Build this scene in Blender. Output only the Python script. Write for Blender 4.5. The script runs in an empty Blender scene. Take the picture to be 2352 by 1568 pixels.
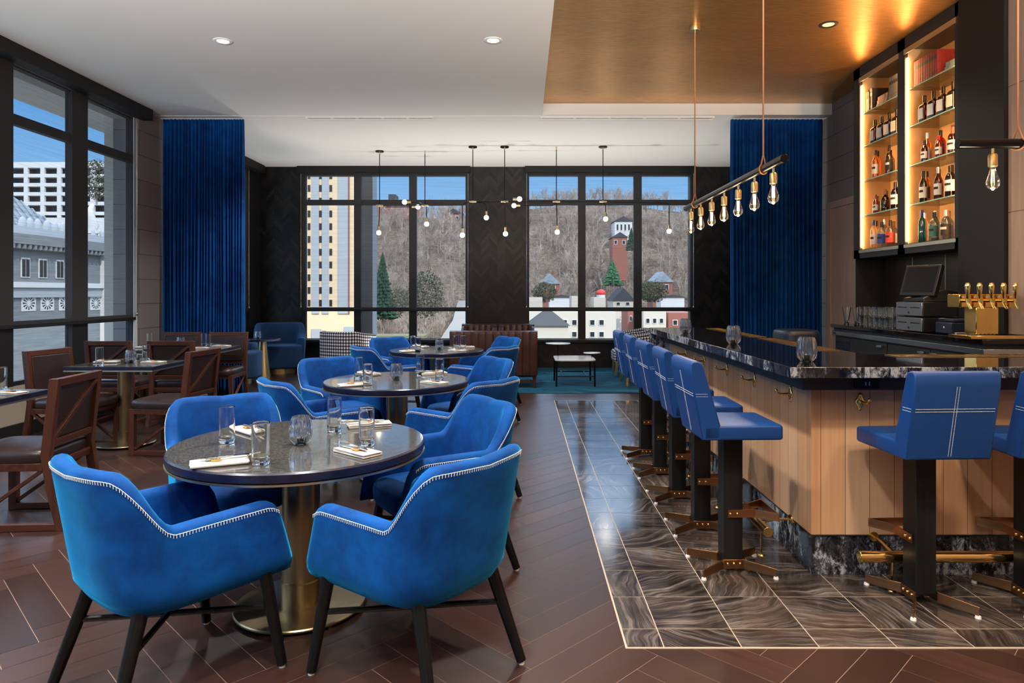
import bpy, bmesh, math, random
from mathutils import Vector, Matrix
random.seed(7)
PI = math.pi
SC = bpy.context.scene
COL = SC.collection
CAMH = 1.43
FPX = 1568.0            # focal length in pixels of the 2352 x 1568 frame
VPX, VPY = 1201.0, 671.0  # vanishing point of the room's depth

# ------------------------------------------------------------------ mesh builder
class MB:
    def __init__(s):
        s.v = []; s.f = []; s.m = []; s.uv = []
    def add(s, vs, fs, m=0, uvs=None):
        o = len(s.v)
        s.v += [tuple(p) for p in vs]
        for k, f in enumerate(fs):
            s.f.append(tuple(i + o for i in f)); s.m.append(m)
            s.uv.append(uvs[k] if uvs else None)
        return s
    def box(s, a, b, m=0):
        x0, y0, z0 = a; x1, y1, z1 = b
        if x0 > x1: x0, x1 = x1, x0
        if y0 > y1: y0, y1 = y1, y0
        if z0 > z1: z0, z1 = z1, z0
        vs = [(x0,y0,z0),(x1,y0,z0),(x1,y1,z0),(x0,y1,z0),(x0,y0,z1),(x1,y0,z1),(x1,y1,z1),(x0,y1,z1)]
        return s.add(vs, [(0,3,2,1),(4,5,6,7),(0,1,5,4),(1,2,6,5),(2,3,7,6),(3,0,4,7)], m)
    def cbox(s, c, d, rz=0.0, m=0, mat=None):
        R = mat if mat is not None else Matrix.Rotation(rz, 3, 'Z')
        c = Vector(c); h = Vector(d) / 2
        vs = [c + R @ Vector((sx*h.x, sy*h.y, sz*h.z)) for sz in (-1,1) for sx, sy in ((-1,-1),(1,-1),(1,1),(-1,1))]
        return s.add(vs, [(0,3,2,1),(4,5,6,7),(0,1,5,4),(1,2,6,5),(2,3,7,6),(3,0,4,7)], m)
    def bar(s, p0, p1, w, h, up=(0,0,1), m=0, w1=None, h1=None):
        p0 = Vector(p0); p1 = Vector(p1); d = (p1-p0).normalized(); up = Vector(up)
        sd = d.cross(up)
        if sd.length < 1e-5: sd = d.cross(Vector((0,1,0)))
        sd.normalize(); u = sd.cross(d)
        w1 = w if w1 is None else w1; h1 = h if h1 is None else h1
        vs = [p + sd*(a*ww/2) + u*(b*hh/2) for p, ww, hh in ((p0,w,h),(p1,w1,h1)) for a, b in ((-1,-1),(1,-1),(1,1),(-1,1))]
        return s.add(vs, [(0,1,2,3),(7,6,5,4),(0,4,5,1),(1,5,6,2),(2,6,7,3),(3,7,4,0)], m)
    def cyl(s, p0, p1, r0, r1=None, n=14, m=0, caps=True):
        r1 = r0 if r1 is None else r1
        p0 = Vector(p0); p1 = Vector(p1); d = (p1-p0).normalized()
        a = d.cross(Vector((0,0,1)))
        if a.length < 1e-4: a = Vector((1,0,0))
        a.normalize(); b = d.cross(a)
        vs = []
        for p, r in ((p0,r0),(p1,r1)):
            vs += [p + a*(r*math.cos(2*PI*i/n)) + b*(r*math.sin(2*PI*i/n)) for i in range(n)]
        fs = [(i, (i+1)%n, n+(i+1)%n, n+i) for i in range(n)]
        if caps: fs += [tuple(range(n-1,-1,-1)), tuple(range(n,2*n))]
        return s.add(vs, fs, m)
    def tube(s, pts, r, n=8, closed=False, m=0, caps=True):
        pts = [Vector(p) for p in pts]; k = len(pts); vs = []; prev = None
        for i, p in enumerate(pts):
            if closed: d = pts[(i+1)%k] - pts[i-1]
            else: d = pts[min(i+1,k-1)] - pts[max(i-1,0)]
            d.normalize()
            if prev is None:
                a = d.cross(Vector((0,0,1)))
                if a.length < 1e-3: a = d.cross(Vector((1,0,0)))
            else:
                a = prev - d*prev.dot(d)
            a.normalize(); prev = a; b = d.cross(a)
            rr = r[i] if isinstance(r, (list,tuple)) else r
            vs += [p + a*(rr*math.cos(2*PI*j/n)) + b*(rr*math.sin(2*PI*j/n)) for j in range(n)]
        fs = []
        for i in range(k if closed else k-1):
            o, q = i*n, ((i+1)%k)*n
            fs += [(o+j, o+(j+1)%n, q+(j+1)%n, q+j) for j in range(n)]
        if not closed and caps: fs += [tuple(range(n-1,-1,-1)), tuple(range((k-1)*n, k*n))]
        return s.add(vs, fs, m)
    def lathe(s, prof, n=28, c=(0,0,0), m=0, sx=1.0, sy=1.0, ribs=0, amp=0.0):
        vs = []; idx = []
        for pr in prof:
            r, z = pr[0], pr[1]; am = pr[2] if len(pr) > 2 else 1.0
            if r < 1e-6:
                idx.append([len(vs)]); vs.append((c[0], c[1], c[2]+z))
            else:
                row = []
                for i in range(n):
                    a = 2*PI*i/n
                    rr = r*(1 + (am*amp*math.cos(ribs*a) if ribs else 0))
                    row.append(len(vs)); vs.append((c[0]+rr*sx*math.cos(a), c[1]+rr*sy*math.sin(a), c[2]+z))
                idx.append(row)
        fs = []
        for a, b in zip(idx, idx[1:]):
            if len(a) == 1 and len(b) == 1: continue
            for i in range(n):
                j = (i+1) % n
                if len(a) == 1: fs.append((a[0], b[j], b[i]))
                elif len(b) == 1: fs.append((a[i], a[j], b[0]))
                else: fs.append((a[i], a[j], b[j], b[i]))
        return s.add(vs, fs, m)
    def rings(s, rows, closed=True, cap0=True, cap1=True, m=0):
        n = len(rows[0]); vs = [p for r in rows for p in r]; fs = []
        for k in range(len(rows)-1):
            for i in range(n if closed else n-1):
                j = (i+1) % n
                fs.append((k*n+i, k*n+j, (k+1)*n+j, (k+1)*n+i))
        if cap0: fs.append(tuple(range(n-1,-1,-1)))
        if cap1: fs.append(tuple(range((len(rows)-1)*n, len(rows)*n)))
        return s.add(vs, fs, m)
    def prism(s, poly, z0, z1, m=0):
        n = len(poly)
        vs = [(x,y,z0) for x, y in poly] + [(x,y,z1) for x, y in poly]
        fs = [(i,(i+1)%n,n+(i+1)%n,n+i) for i in range(n)] + [tuple(range(n-1,-1,-1)), tuple(range(n,2*n))]
        return s.add(vs, fs, m)
    def ball(s, c, r, nu=14, nv=9, sz=1.0, m=0):
        prof = [(r*math.sin(PI*i/nv), -r*sz*math.cos(PI*i/nv)) for i in range(nv+1)]
        prof[0] = (0, -r*sz); prof[-1] = (0, r*sz)
        return s.lathe(prof, nu, c, m)
    def xf(s, M):
        s.v = [tuple(M @ Vector(p)) for p in s.v]; return s
    def join(s, o, M=None, m=None):
        vs = [tuple(M @ Vector(p)) for p in o.v] if M is not None else o.v
        k = len(s.v); s.v += vs
        s.f += [tuple(i+k for i in f) for f in o.f]
        s.m += o.m if m is None else [m]*len(o.m); s.uv += o.uv
        return s
    def build(s, name, mats, parent=None, bevel=0.0, seg=2, smooth=True, angle=35, recalc=True, label=None, kind=None, loc=None, rotz=None):
        me = bpy.data.meshes.new(name)
        me.from_pydata(s.v, [], s.f)
        if not isinstance(mats, (list,tuple)): mats = [mats]
        for mt in mats: me.materials.append(mt)
        if len(mats) > 1: me.polygons.foreach_set('material_index', s.m)
        if any(u is not None for u in s.uv):
            ul = me.uv_layers.new(name='UVMap'); k = 0; data = []
            for f, u in zip(s.f, s.uv):
                for q in range(len(f)):
                    data += list(u[q]) if u is not None else [0.0, 0.0]
            ul.data.foreach_set('uv', data)
        if recalc and len(s.f) < 60000:
            bm = bmesh.new(); bm.from_mesh(me)
            bmesh.ops.recalc_face_normals(bm, faces=bm.faces[:]); bm.to_mesh(me); bm.free()
        if smooth:
            me.shade_smooth(); me.set_sharp_from_angle(angle=math.radians(angle))
        me.update()
        o = bpy.data.objects.new(name, me); COL.objects.link(o)
        if parent is not None: o.parent = parent
        if loc is not None: o.location = loc
        if rotz is not None: o.rotation_euler = (0,0,rotz)
        if bevel:
            b = o.modifiers.new('bevel', 'BEVEL'); b.width = bevel; b.segments = seg; b.limit_method = 'ANGLE'; b.angle_limit = math.radians(40)
            b.harden_normals = False
        if label: o['label'] = label
        if kind: o['kind'] = kind
        return o

def tag(o, label=None, cat=None, group=None, kind=None):
    if label: o['label'] = label
    if cat: o['category'] = cat
    if group: o['group'] = group
    if kind: o['kind'] = kind
    return o
def thing(name, label, cat, loc=(0,0,0), rotz=0.0, group=None):
    o = bpy.data.objects.new(name, None); COL.objects.link(o)
    o.empty_display_size = 0.1; o.location = loc; o.rotation_euler = (0,0,rotz)
    return tag(o, label, cat, group)
def struct(name, mb, mat, parent=None, label=None, **kw):
    o = mb.build(name, mat, parent, **kw)
    if parent is None: o['kind'] = 'structure'
    if label: o['label'] = label
    return o
def dup(root, loc, rotz=None, label=None, group=None):
    r = root.copy(); COL.objects.link(r); r.location = loc
    if rotz is not None: r.rotation_euler = (root.rotation_euler[0], root.rotation_euler[1], rotz)
    if label: r['label'] = label
    if group: r['group'] = group
    for ch in list(root.children):
        c = ch.copy(); COL.objects.link(c); c.parent = r
        for g in list(ch.children):
            d = g.copy(); COL.objects.link(d); d.parent = c
    return r
class Kind:
    """first use returns the prototype itself, later uses copies"""
    def __init__(s, maker): s.maker = maker; s.proto = None
    def put(s, loc, rotz=0.0, label=None, group=None):
        if s.proto is None:
            s.proto = s.maker(); o = s.proto
            o.location = loc; o.rotation_euler = (0,0,rotz)
            if label: o['label'] = label
            if group: o['group'] = group
            return o
        return dup(s.proto, loc, rotz, label, group)
def at(x, y, Y):
    """world point seen at photo pixel (x, y) at depth Y"""
    return Vector(((x-VPX)/FPX*Y, Y, CAMH-(y-VPY)/FPX*Y))

# ------------------------------------------------------------------ materials
def newmat(name):
    m = bpy.data.materials.new(name); m.use_nodes = True
    nt = m.node_tree; nt.nodes.clear()
    out = nt.nodes.new('ShaderNodeOutputMaterial')
    return m, nt, out
def N(nt, typ, **kw):
    n = nt.nodes.new(typ)
    for k, v in kw.items():
        if k.startswith('i_'):
            key = k[2:]
            key = int(key) if key.isdigit() else key.replace('_', ' ')
            n.inputs[key].default_value = v
        else: setattr(n, k, v)
    return n
def L(nt, a, b): nt.links.new(a, b)
def c4(c): return (c[0], c[1], c[2], 1.0)
def srgb(r, g, b):
    f = lambda u: (u/12.92 if u <= .04045 else ((u+.055)/1.055)**2.4)
    return (f(r/255), f(g/255), f(b/255))
def bsdf(nt, out, base=(.5,.5,.5), rough=.5, metal=0.0, spec=.5, coat=0.0, sheen=0.0, sheent=(1,1,1), trans=0.0, ior=1.45, emit=None, es=0.0):
    p = nt.nodes.new('ShaderNodeBsdfPrincipled')
    p.inputs['Base Color'].default_value = c4(base); p.inputs['Roughness'].default_value = rough
    p.inputs['Metallic'].default_value = metal; p.inputs['Specular IOR Level'].default_value = spec
    p.inputs['Coat Weight'].default_value = coat; p.inputs['Coat Roughness'].default_value = .08
    p.inputs['Sheen Weight'].default_value = sheen; p.inputs['Sheen Tint'].default_value = c4(sheent); p.inputs['Sheen Roughness'].default_value = .35
    p.inputs['Transmission Weight'].default_value = trans; p.inputs['IOR'].default_value = ior
    if emit: p.inputs['Emission Color'].default_value = c4(emit); p.inputs['Emission Strength'].default_value = es
    L(nt, p.outputs[0], out.inputs[0]); return p
def ramp(nt, fac, stops, interp='LINEAR'):
    r = nt.nodes.new('ShaderNodeValToRGB'); r.color_ramp.interpolation = interp
    el = r.color_ramp.elements
    while len(el) < len(stops): el.new(.5)
    for e, (p, c) in zip(el, stops): e.position = p; e.color = c4(c) if len(c) == 3 else c
    if fac is not None: L(nt, fac, r.inputs[0])
    return r
def coords(nt, kind='Object', scale=(1,1,1), rot=(0,0,0), loc=(0,0,0)):
    t = nt.nodes.new('ShaderNodeTexCoord'); mp = nt.nodes.new('ShaderNodeMapping')
    mp.inputs['Scale'].default_value = scale; mp.inputs['Rotation'].default_value = rot; mp.inputs['Location'].default_value = loc
    L(nt, t.outputs[kind], mp.inputs[0]); return mp.outputs[0]
def noise(nt, vec, scale=5, detail=4, rough=.5, dist=0.0):
    n = nt.nodes.new('ShaderNodeTexNoise'); n.inputs['Scale'].default_value = scale; n.inputs['Detail'].default_value = detail
    n.inputs['Roughness'].default_value = rough; n.inputs['Distortion'].default_value = dist
    if vec is not None: L(nt, vec, n.inputs['Vector'])
    return n
def bump(nt, p, h, strength=.2, dist=.01):
    b = nt.nodes.new('ShaderNodeBump'); b.inputs['Strength'].default_value = strength; b.inputs['Distance'].default_value = dist
    L(nt, h, b.inputs['Height']); L(nt, b.outputs[0], p.inputs['Normal']); return b
def math_(nt, op, a, b=None, c=None):
    n = nt.nodes.new('ShaderNodeMath'); n.operation = op
    for i, q in enumerate((a, b, c)):
        if q is None: continue
        if isinstance(q, (int, float)): n.inputs[i].default_value = q
        else: L(nt, q, n.inputs[i])
    return n.outputs[0]
def mixc(nt, fac, a, b, mode='MIX'):
    n = nt.nodes.new('ShaderNodeMix'); n.data_type = 'RGBA'; n.blend_type = mode
    for i, q in ((0, fac), (6, a), (7, b)):
        if isinstance(q, (int, float)): n.inputs[i].default_value = q
        elif isinstance(q, tuple): n.inputs[i].default_value = c4(q)
        else: L(nt, q, n.inputs[i])
    return n.outputs[2]

def plain(name, base, rough=.5, metal=0.0, **kw):
    m, nt, out = newmat(name); bsdf(nt, out, base, rough, metal, **kw); return m
def mottled(name, c0, c1, scale=6, rough=.5, metal=0.0, vscale=(1,1,1), detail=5, bumps=0.0, bdist=.003, lo=.3, hi=.7, **kw):
    m, nt, out = newmat(name); p = bsdf(nt, out, c0, rough, metal, **kw)
    n = noise(nt, coords(nt, 'Object', vscale), scale, detail, .6)
    r = ramp(nt, n.outputs[0], [(lo, c0), (hi, c1)]); L(nt, r.outputs[0], p.inputs['Base Color'])
    if bumps: bump(nt, p, n.outputs[0], bumps, bdist)
    return m
def emit(name, c, s):
    m, nt, out = newmat(name); e = N(nt, 'ShaderNodeEmission'); e.inputs[0].default_value = c4(c); e.inputs[1].default_value = s
    L(nt, e.outputs[0], out.inputs[0]); return m
def sheet_glass(name, tint=(1,1,1), refl=.06):
    m, nt, out = newmat(name)
    t = N(nt, 'ShaderNodeBsdfTransparent'); t.inputs[0].default_value = c4(tint)
    g = N(nt, 'ShaderNodeBsdfGlossy'); g.inputs['Roughness'].default_value = .02 if refl > .02 else .16
    lw = N(nt, 'ShaderNodeLayerWeight'); lw.inputs[0].default_value = .35
    f = math_(nt, 'MULTIPLY_ADD', lw.outputs[0], .05 if refl < .02 else .6, refl)
    mx = N(nt, 'ShaderNodeMixShader'); L(nt, f, mx.inputs[0]); L(nt, t.outputs[0], mx.inputs[1]); L(nt, g.outputs[0], mx.inputs[2])
    L(nt, mx.outputs[0], out.inputs[0]); return m
def bottle_glass(name, tint, body=.35, refl=.08):
    """coloured spirit in clear glass: lets light through, glows a little, mirrors at grazing angles"""
    m, nt, out = newmat(name)
    t = N(nt, 'ShaderNodeBsdfTransparent'); t.inputs[0].default_value = c4(tint)
    d = N(nt, 'ShaderNodeBsdfTranslucent'); d.inputs[0].default_value = c4(tint)
    m1 = N(nt, 'ShaderNodeMixShader'); m1.inputs[0].default_value = body; L(nt, t.outputs[0], m1.inputs[1]); L(nt, d.outputs[0], m1.inputs[2])
    g = N(nt, 'ShaderNodeBsdfGlossy'); g.inputs['Roughness'].default_value = .04
    lw = N(nt, 'ShaderNodeLayerWeight'); lw.inputs[0].default_value = .4
    f = math_(nt, 'MULTIPLY_ADD', lw.outputs[0], .5, refl)
    mx = N(nt, 'ShaderNodeMixShader'); L(nt, f, mx.inputs[0]); L(nt, m1.outputs[0], mx.inputs[1]); L(nt, g.outputs[0], mx.inputs[2])
    L(nt, mx.outputs[0], out.inputs[0]); return m
def wood(name, c0, c1, axis='z', rough=.4, fine=40, coat=0.0, spec=.4):
    m, nt, out = newmat(name); p = bsdf(nt, out, c0, rough, coat=coat, spec=spec)
    s = {'x': (1.2, fine, fine), 'y': (fine, 1.2, fine), 'z': (fine, fine, 1.2)}[axis]
    n = noise(nt, coords(nt, 'Object', s), 1.0, 6, .65, .4)
    r = ramp(nt, n.outputs[0], [(.32, c0), (.68, c1)]); L(nt, r.outputs[0], p.inputs['Base Color'])
    bump(nt, p, n.outputs[0], .12, .002); return m
def velvet(name, deep, mid, lightc, sheen=.8):
    m, nt, out = newmat(name); p = bsdf(nt, out, mid, .75, sheen=sheen, sheent=lightc, spec=.2)
    v = coords(nt, 'Object')
    n = noise(nt, v, 7, 5, .65, .3); n2 = noise(nt, v, 2.2, 2, .5)
    f = math_(nt, 'ADD', math_(nt, 'MULTIPLY', n.outputs[0], .55), math_(nt, 'MULTIPLY', n2.outputs[0], .45))
    r = ramp(nt, f, [(.36, deep), (.64, mid)]); L(nt, r.outputs[0], p.inputs['Base Color'])
    n3 = noise(nt, v, 420, 2, .5); bump(nt, p, n3.outputs[0], .1, .001)
    return m

MAT = {}
def build_materials():
    A = MAT
    A['velvet'] = velvet('velvet_blue', (0.0,.021,.125), (0.0,.072,.31), (.03,.50,1.0), .65)
    A['velvet_seat'] = velvet('velvet_seat_blue', (0.0,.025,.14), (0.0,.065,.28), (.03,.45,.9), .5)
    A['curtain'] = velvet('curtain_velvet', (0.0,.026,.15), (0.0,.072,.30), (.03,.35,.9), .5)
    A['stitch'] = plain('thread_white', (.72,.76,.8), .7)
    A['black_metal'] = plain('black_metal', (.004,.004,.0045), .24, spec=.32)
    A['black_wood'] = wood('black_stained_wood', (.004,.004,.0045), (.013,.013,.014), 'z', .42, 30, spec=.25)
    A['black_matte'] = plain('black_matte', (.006,.006,.007), .6)
    A['charcoal'] = plain('charcoal_paint', (.018,.018,.020), .5)
    A['glide'] = plain('glide_white', (.75,.75,.73), .5)
    # table stone
    m, nt, out = newmat('grey_quartz'); p = bsdf(nt, out, (.05,.05,.05), .07, spec=.75)
    v = coords(nt, 'Object'); vo = N(nt, 'ShaderNodeTexVoronoi'); vo.inputs['Scale'].default_value = 170; L(nt, v, vo.inputs['Vector'])
    n = noise(nt, v, 130, 3, .75)
    r1 = ramp(nt, n.outputs[0], [(.34, (.018,.018,.0175)), (.5, (.050,.050,.048)), (.66, (.115,.113,.108))])
    r2 = ramp(nt, vo.outputs['Distance'], [(.10, (.15,.15,.15)), (.22, (1,1,1))])
    L(nt, mixc(nt, 1.0, r1.outputs[0], r2.outputs[0], 'MULTIPLY'), p.inputs['Base Color']); A['quartz'] = m
    A['table_edge'] = mottled('table_edge_dark', (.006,.007,.020), (.014,.016,.045), 12, .28)
    A['brass_dull'] = mottled('antique_brass', (.26,.20,.11), (.42,.34,.21), 5, .30, 1.0, vscale=(1,1,.25))
    A['brass'] = plain('polished_brass', (.78,.55,.22), .16, 1.0)
    A['brass_satin'] = plain('satin_brass', (.66,.52,.27), .34, 1.0)
    A['brass_pale'] = plain('pale_brass', (.60,.56,.42), .32, 1.0)
    A['copper'] = mottled('brushed_copper', (.34,.17,.08), (.50,.27,.14), 30, .28, 1.0, vscale=(.05,.05,1))
    A['gold'] = plain('bright_gold', (.95,.66,.22), .07, 1.0)
    A['chrome'] = plain('brushed_steel', (.60,.62,.64), .25, 1.0)
    A['steel'] = plain('cutlery_steel', (.72,.71,.69), .14, 1.0)
    A['steel_dark'] = plain('steel_band', (.50,.57,.64), .22, 1.0)
    A['leather_blue'] = mottled('blue_leather', (.004,.040,.175), (.008,.060,.235), 260, .42, bumps=.25, bdist=.0015, detail=2, spec=.45)
    A['leather_brown'] = mottled('brown_leather', (.018,.010,.010), (.030,.017,.016), 9, .34, bumps=.05, spec=.5)
    A['leather_sofa'] = mottled('channel_leather', (.030,.011,.010), (.060,.022,.019), 6, .32, bumps=.05, spec=.5)
    for ax in 'xyz':
        A['walnut_'+ax] = wood('walnut_'+ax, (.030,.009,.005), (.095,.030,.015), ax, .38, 34)
    A['napkin'] = mottled('linen_napkin', (.52,.49,.46), (.64,.61,.58), 90, .85, bumps=.15, bdist=.001)
    A['band'] = plain('amber_paper_band', (.55,.23,.03), .4, .35)
    m, nt, out = newmat('clear_glass'); bsdf(nt, out, (.97,.99,.99), 0.0, trans=1.0, ior=1.45); A['glass'] = m
    m, nt, out = newmat('grey_ribbed_glass'); bsdf(nt, out, (.74,.78,.84), .0, trans=1.0, ior=1.46); A['votive'] = m
    A['pane'] = sheet_glass('window_glass', (.97,.98,.985), .004)
    A['shelf_glass'] = sheet_glass('shelf_glass', (.90,.97,.94), .10)
    A['shelf_edge'] = plain('shelf_glass_edge', (.30,.62,.52), .2, emit=(.5,.62,.55), es=0.0)
    A['bulb_glass'] = sheet_glass('bulb_glass', (1,.97,.92), .05)
    A['filament'] = emit('filament_glow', (1,.50,.16), 34)
    A['globe'] = emit('globe_bulb_glow', (1,.86,.66), 7)
    A['downlight'] = emit('downlight_glow', (1,.90,.76), 6)
    A['amber_glow'] = emit('amber_downlight_glow', (1,.55,.2), 2.5)
    A['led'] = emit('led_strip_glow', (1,.50,.19), 105)
    # ------------ room
    A['ceiling'] = plain('ceiling_white', (.80,.80,.78), .9, spec=.1)
    m, nt, out = newmat('gold_grasscloth'); p = bsdf(nt, out, (.5,.3,.1), .29, .7)
    v = coords(nt, 'Object', (7.0, 105, 1)); n = noise(nt, v, 1.0, 9, .8, .4)
    v2 = coords(nt, 'Object', (.7, .9, 1)); n2 = noise(nt, v2, 1.0, 4, .6)
    r = ramp(nt, n.outputs[0], [(.25, (.27,.115,.022)), (.50, (.62,.33,.095)), (.75, (.92,.60,.25))])
    r2 = ramp(nt, n2.outputs[0], [(.3, (.78,.74,.68)), (.7, (1.12,1.05,.98))])
    L(nt, mixc(nt, 1.0, r.outputs[0], r2.outputs[0], 'MULTIPLY'), p.inputs['Base Color'])
    bump(nt, p, n.outputs[0], .35, .004); A['gold_ceiling'] = m
    # grey stone wall panels with joints
    m, nt, out = newmat('grey_wall_panels'); p = bsdf(nt, out, (.2,.19,.18), .6)
    br = N(nt, 'ShaderNodeTexBrick'); br.inputs['Scale'].default_value = 1.0
    br.inputs['Color1'].default_value = c4((.17,.155,.155)); br.inputs['Color2'].default_value = c4((.20,.185,.18)); br.inputs['Mortar'].default_value = c4((.045,.04,.04))
    br.inputs['Mortar Size'].default_value = .004; br.inputs['Brick Width'].default_value = 1.1; br.inputs['Row Height'].default_value = .32
    tc = N(nt, 'ShaderNodeTexCoord'); sp = N(nt, 'ShaderNodeSeparateXYZ'); cb = N(nt, 'ShaderNodeCombineXYZ')
    L(nt, tc.outputs['Object'], sp.inputs[0]); L(nt, math_(nt, 'ADD', sp.outputs[0], sp.outputs[1]), cb.inputs[0]); L(nt, sp.outputs[2], cb.inputs[1])
    L(nt, cb.outputs[0], br.inputs['Vector']); L(nt, br.outputs[0], p.inputs['Base Color']); A['grey_panels'] = m
    # chevron black wood wall
    m, nt, out = newmat('black_chevron_wood'); p = bsdf(nt, out, (.01,.01,.01), .42, spec=.45)
    tc = N(nt, 'ShaderNodeTexCoord'); sp = N(nt, 'ShaderNodeSeparateXYZ'); L(nt, tc.outputs['Object'], sp.inputs[0])
    u = math_(nt, 'DIVIDE', math_(nt, 'ADD', math_(nt, 'ADD', sp.outputs[0], sp.outputs[1]), 40.0), .156)
    colm = math_(nt, 'FLOOR', u); fu = math_(nt, 'FRACT', u)
    sgn = math_(nt, 'SUBTRACT', math_(nt, 'MULTIPLY', math_(nt, 'MODULO', colm, 2.0), 2.0), 1.0)
    sl = math_(nt, 'MULTIPLY', math_(nt, 'SUBTRACT', fu, .5), math_(nt, 'MULTIPLY', sgn, .17))
    w = math_(nt, 'DIVIDE', math_(nt, 'ADD', sp.outputs[2], sl), .085)
    pl = math_(nt, 'FLOOR', w); fw = math_(nt, 'FRACT', w)
    cv = N(nt, 'ShaderNodeCombineXYZ'); L(nt, colm, cv.inputs[0]); L(nt, pl, cv.inputs[1])
    wn = N(nt, 'ShaderNodeTexWhiteNoise'); L(nt, cv.outputs[0], wn.inputs[0])
    gr = noise(nt, coords(nt, 'Object', (8, 8, 90)), 1.0, 5, .6)
    tone = math_(nt, 'ADD', math_(nt, 'MULTIPLY', wn.outputs[0], .65), math_(nt, 'MULTIPLY', gr.outputs[0], .35))
    r = ramp(nt, tone, [(.15, (.0045,.0045,.005)), (.55, (.012,.0115,.012)), (.95, (.030,.026,.025))])
    edge = math_(nt, 'MULTIPLY', math_(nt, 'GREATER_THAN', fw, .04), math_(nt, 'GREATER_THAN', fu, .015))
    L(nt, mixc(nt, edge, (.002,.002,.002), r.outputs[0]), p.inputs['Base Color']); A['chevron'] = m
    A['tan_panel'] = wood('tan_oak_panel', (.36,.25,.19), (.46,.33,.26), 'z', .5, 30)
    A['beige_wall'] = plain('beige_wall', (.33,.28,.23), .7)
    # floor planks: uv = (along plank, across), vertex colour not needed; random tone from uv cell
    m, nt, out = newmat('herringbone_plank'); p = bsdf(nt, out, (.06,.03,.02), .24, spec=.6)
    uvn = N(nt, 'ShaderNodeTexCoord'); mp = N(nt, 'ShaderNodeMapping'); L(nt, uvn.outputs['UV'], mp.inputs[0]); mp.inputs['Scale'].default_value = (2.0, 34.0, 1)
    n = noise(nt, mp.outputs[0], 1.0, 6, .6, .5)
    geo = N(nt, 'ShaderNodeNewGeometry')
    f = math_(nt, 'ADD', math_(nt, 'MULTIPLY', geo.outputs['Random Per Island'], .55), math_(nt, 'MULTIPLY', n.outputs[0], .45))
    r = ramp(nt, f, [(.15, (.019,.0085,.0068)), (.55, (.031,.0130,.0095)), (.9, (.050,.022,.016))]); L(nt, r.outputs[0], p.inputs['Base Color'])
    rr = math_(nt, 'MULTIPLY_ADD', n.outputs[0], .12, .28); L(nt, rr, p.inputs['Roughness'])
    A['plank'] = m
    A['plank_gap_glint'] = plain('plank_gap_glint', (.26,.17,.14), .6)  # lighter than the planks: bevel glints put into the gap colour
    # marble tile
    m, nt, out = newmat('brown_wave_marble'); p = bsdf(nt, out, (.02,.02,.02), .13, spec=.7)
    uvn = N(nt, 'ShaderNodeTexCoord')
    n0 = noise(nt, uvn.outputs['UV'], 1.7, 3, .5)
    sv = N(nt, 'ShaderNodeSeparateXYZ'); L(nt, uvn.outputs['UV'], sv.inputs[0])
    cb = N(nt, 'ShaderNodeCombineXYZ'); L(nt, math_(nt, 'MULTIPLY', sv.outputs[0], 2.0), cb.inputs[0])
    L(nt, math_(nt, 'ADD', math_(nt, 'MULTIPLY', sv.outputs[1], 36.0), math_(nt, 'MULTIPLY', n0.outputs[0], 11.0)), cb.inputs[1])
    n1 = noise(nt, cb.outputs[0], 1.3, 7, .68, .5); n2 = noise(nt, uvn.outputs['UV'], 3.0, 3, .5)
    f = math_(nt, 'ADD', n1.outputs[0], math_(nt, 'MULTIPLY', math_(nt, 'SUBTRACT', n2.outputs[0], .5), .5))
    r = ramp(nt, f, [(.34, (.010,.008,.0075)), (.46, (.027,.021,.019)), (.55, (.060,.047,.042)), (.66, (.125,.103,.093)), (.78, (.23,.20,.18))])
    L(nt, r.outputs[0], p.inputs['Base Color']); A['tile'] = m
    A['grout'] = plain('brass_grout', (.40,.33,.26), .45)
    # counter marble, black with white veins
    m, nt, out = newmat('black_white_marble'); p = bsdf(nt, out, (.01,.01,.01), .06, spec=.6)
    v = coords(nt, 'Object', (1.0, 1.0, .6))
    n0 = noise(nt, v, 3.2, 9, .78, .9); n1 = noise(nt, v, 14, 9, .82, .35); n2 = noise(nt, v, 2.6, 4, .6)
    a = math_(nt, 'ABSOLUTE', math_(nt, 'SUBTRACT', n0.outputs[0], .5))
    ve = ramp(nt, a, [(.0, (1,1,1)), (.035, (.25,.25,.25)), (.10, (0,0,0))])
    bl = ramp(nt, math_(nt, 'MULTIPLY', n1.outputs[0], math_(nt, 'MULTIPLY_ADD', n2.outputs[0], 1.4, .25)), [(.43, (0,0,0)), (.55, (1,1,1))])
    k = math_(nt, 'MAXIMUM', math_(nt, 'MULTIPLY', ve.outputs[0], .45), bl.outputs[0])
    r = ramp(nt, k, [(0, (.004,.004,.006)), (.35, (.025,.027,.035)), (.7, (.14,.15,.18)), (1, (.42,.45,.50))]); L(nt, r.outputs[0], p.inputs['Base Color']); A['marble'] = m
    m, nt, out = newmat('black_marble_top'); p = bsdf(nt, out, (.01,.01,.01), .045, spec=.7)
    v = coords(nt, 'Object', (2.2, 9.0, 1)); n0 = noise(nt, v, 2.0, 8, .7, 1.5)
    r = ramp(nt, n0.outputs[0], [(.45, (.004,.004,.006)), (.64, (.012,.012,.016)), (.8, (.10,.10,.12))]); L(nt, r.outputs[0], p.inputs['Base Color']); A['marble_top'] = m
    # bar planks: one material, plank tone by position
    m, nt, out = newmat('pine_bar_planks'); p = bsdf(nt, out, (.5,.3,.2), .45, spec=.35)
    tc = N(nt, 'ShaderNodeTexCoord'); sp = N(nt, 'ShaderNodeSeparateXYZ'); L(nt, tc.outputs['Object'], sp.inputs[0])
    q = math_(nt, 'ADD', sp.outputs[0], sp.outputs[1])
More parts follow.
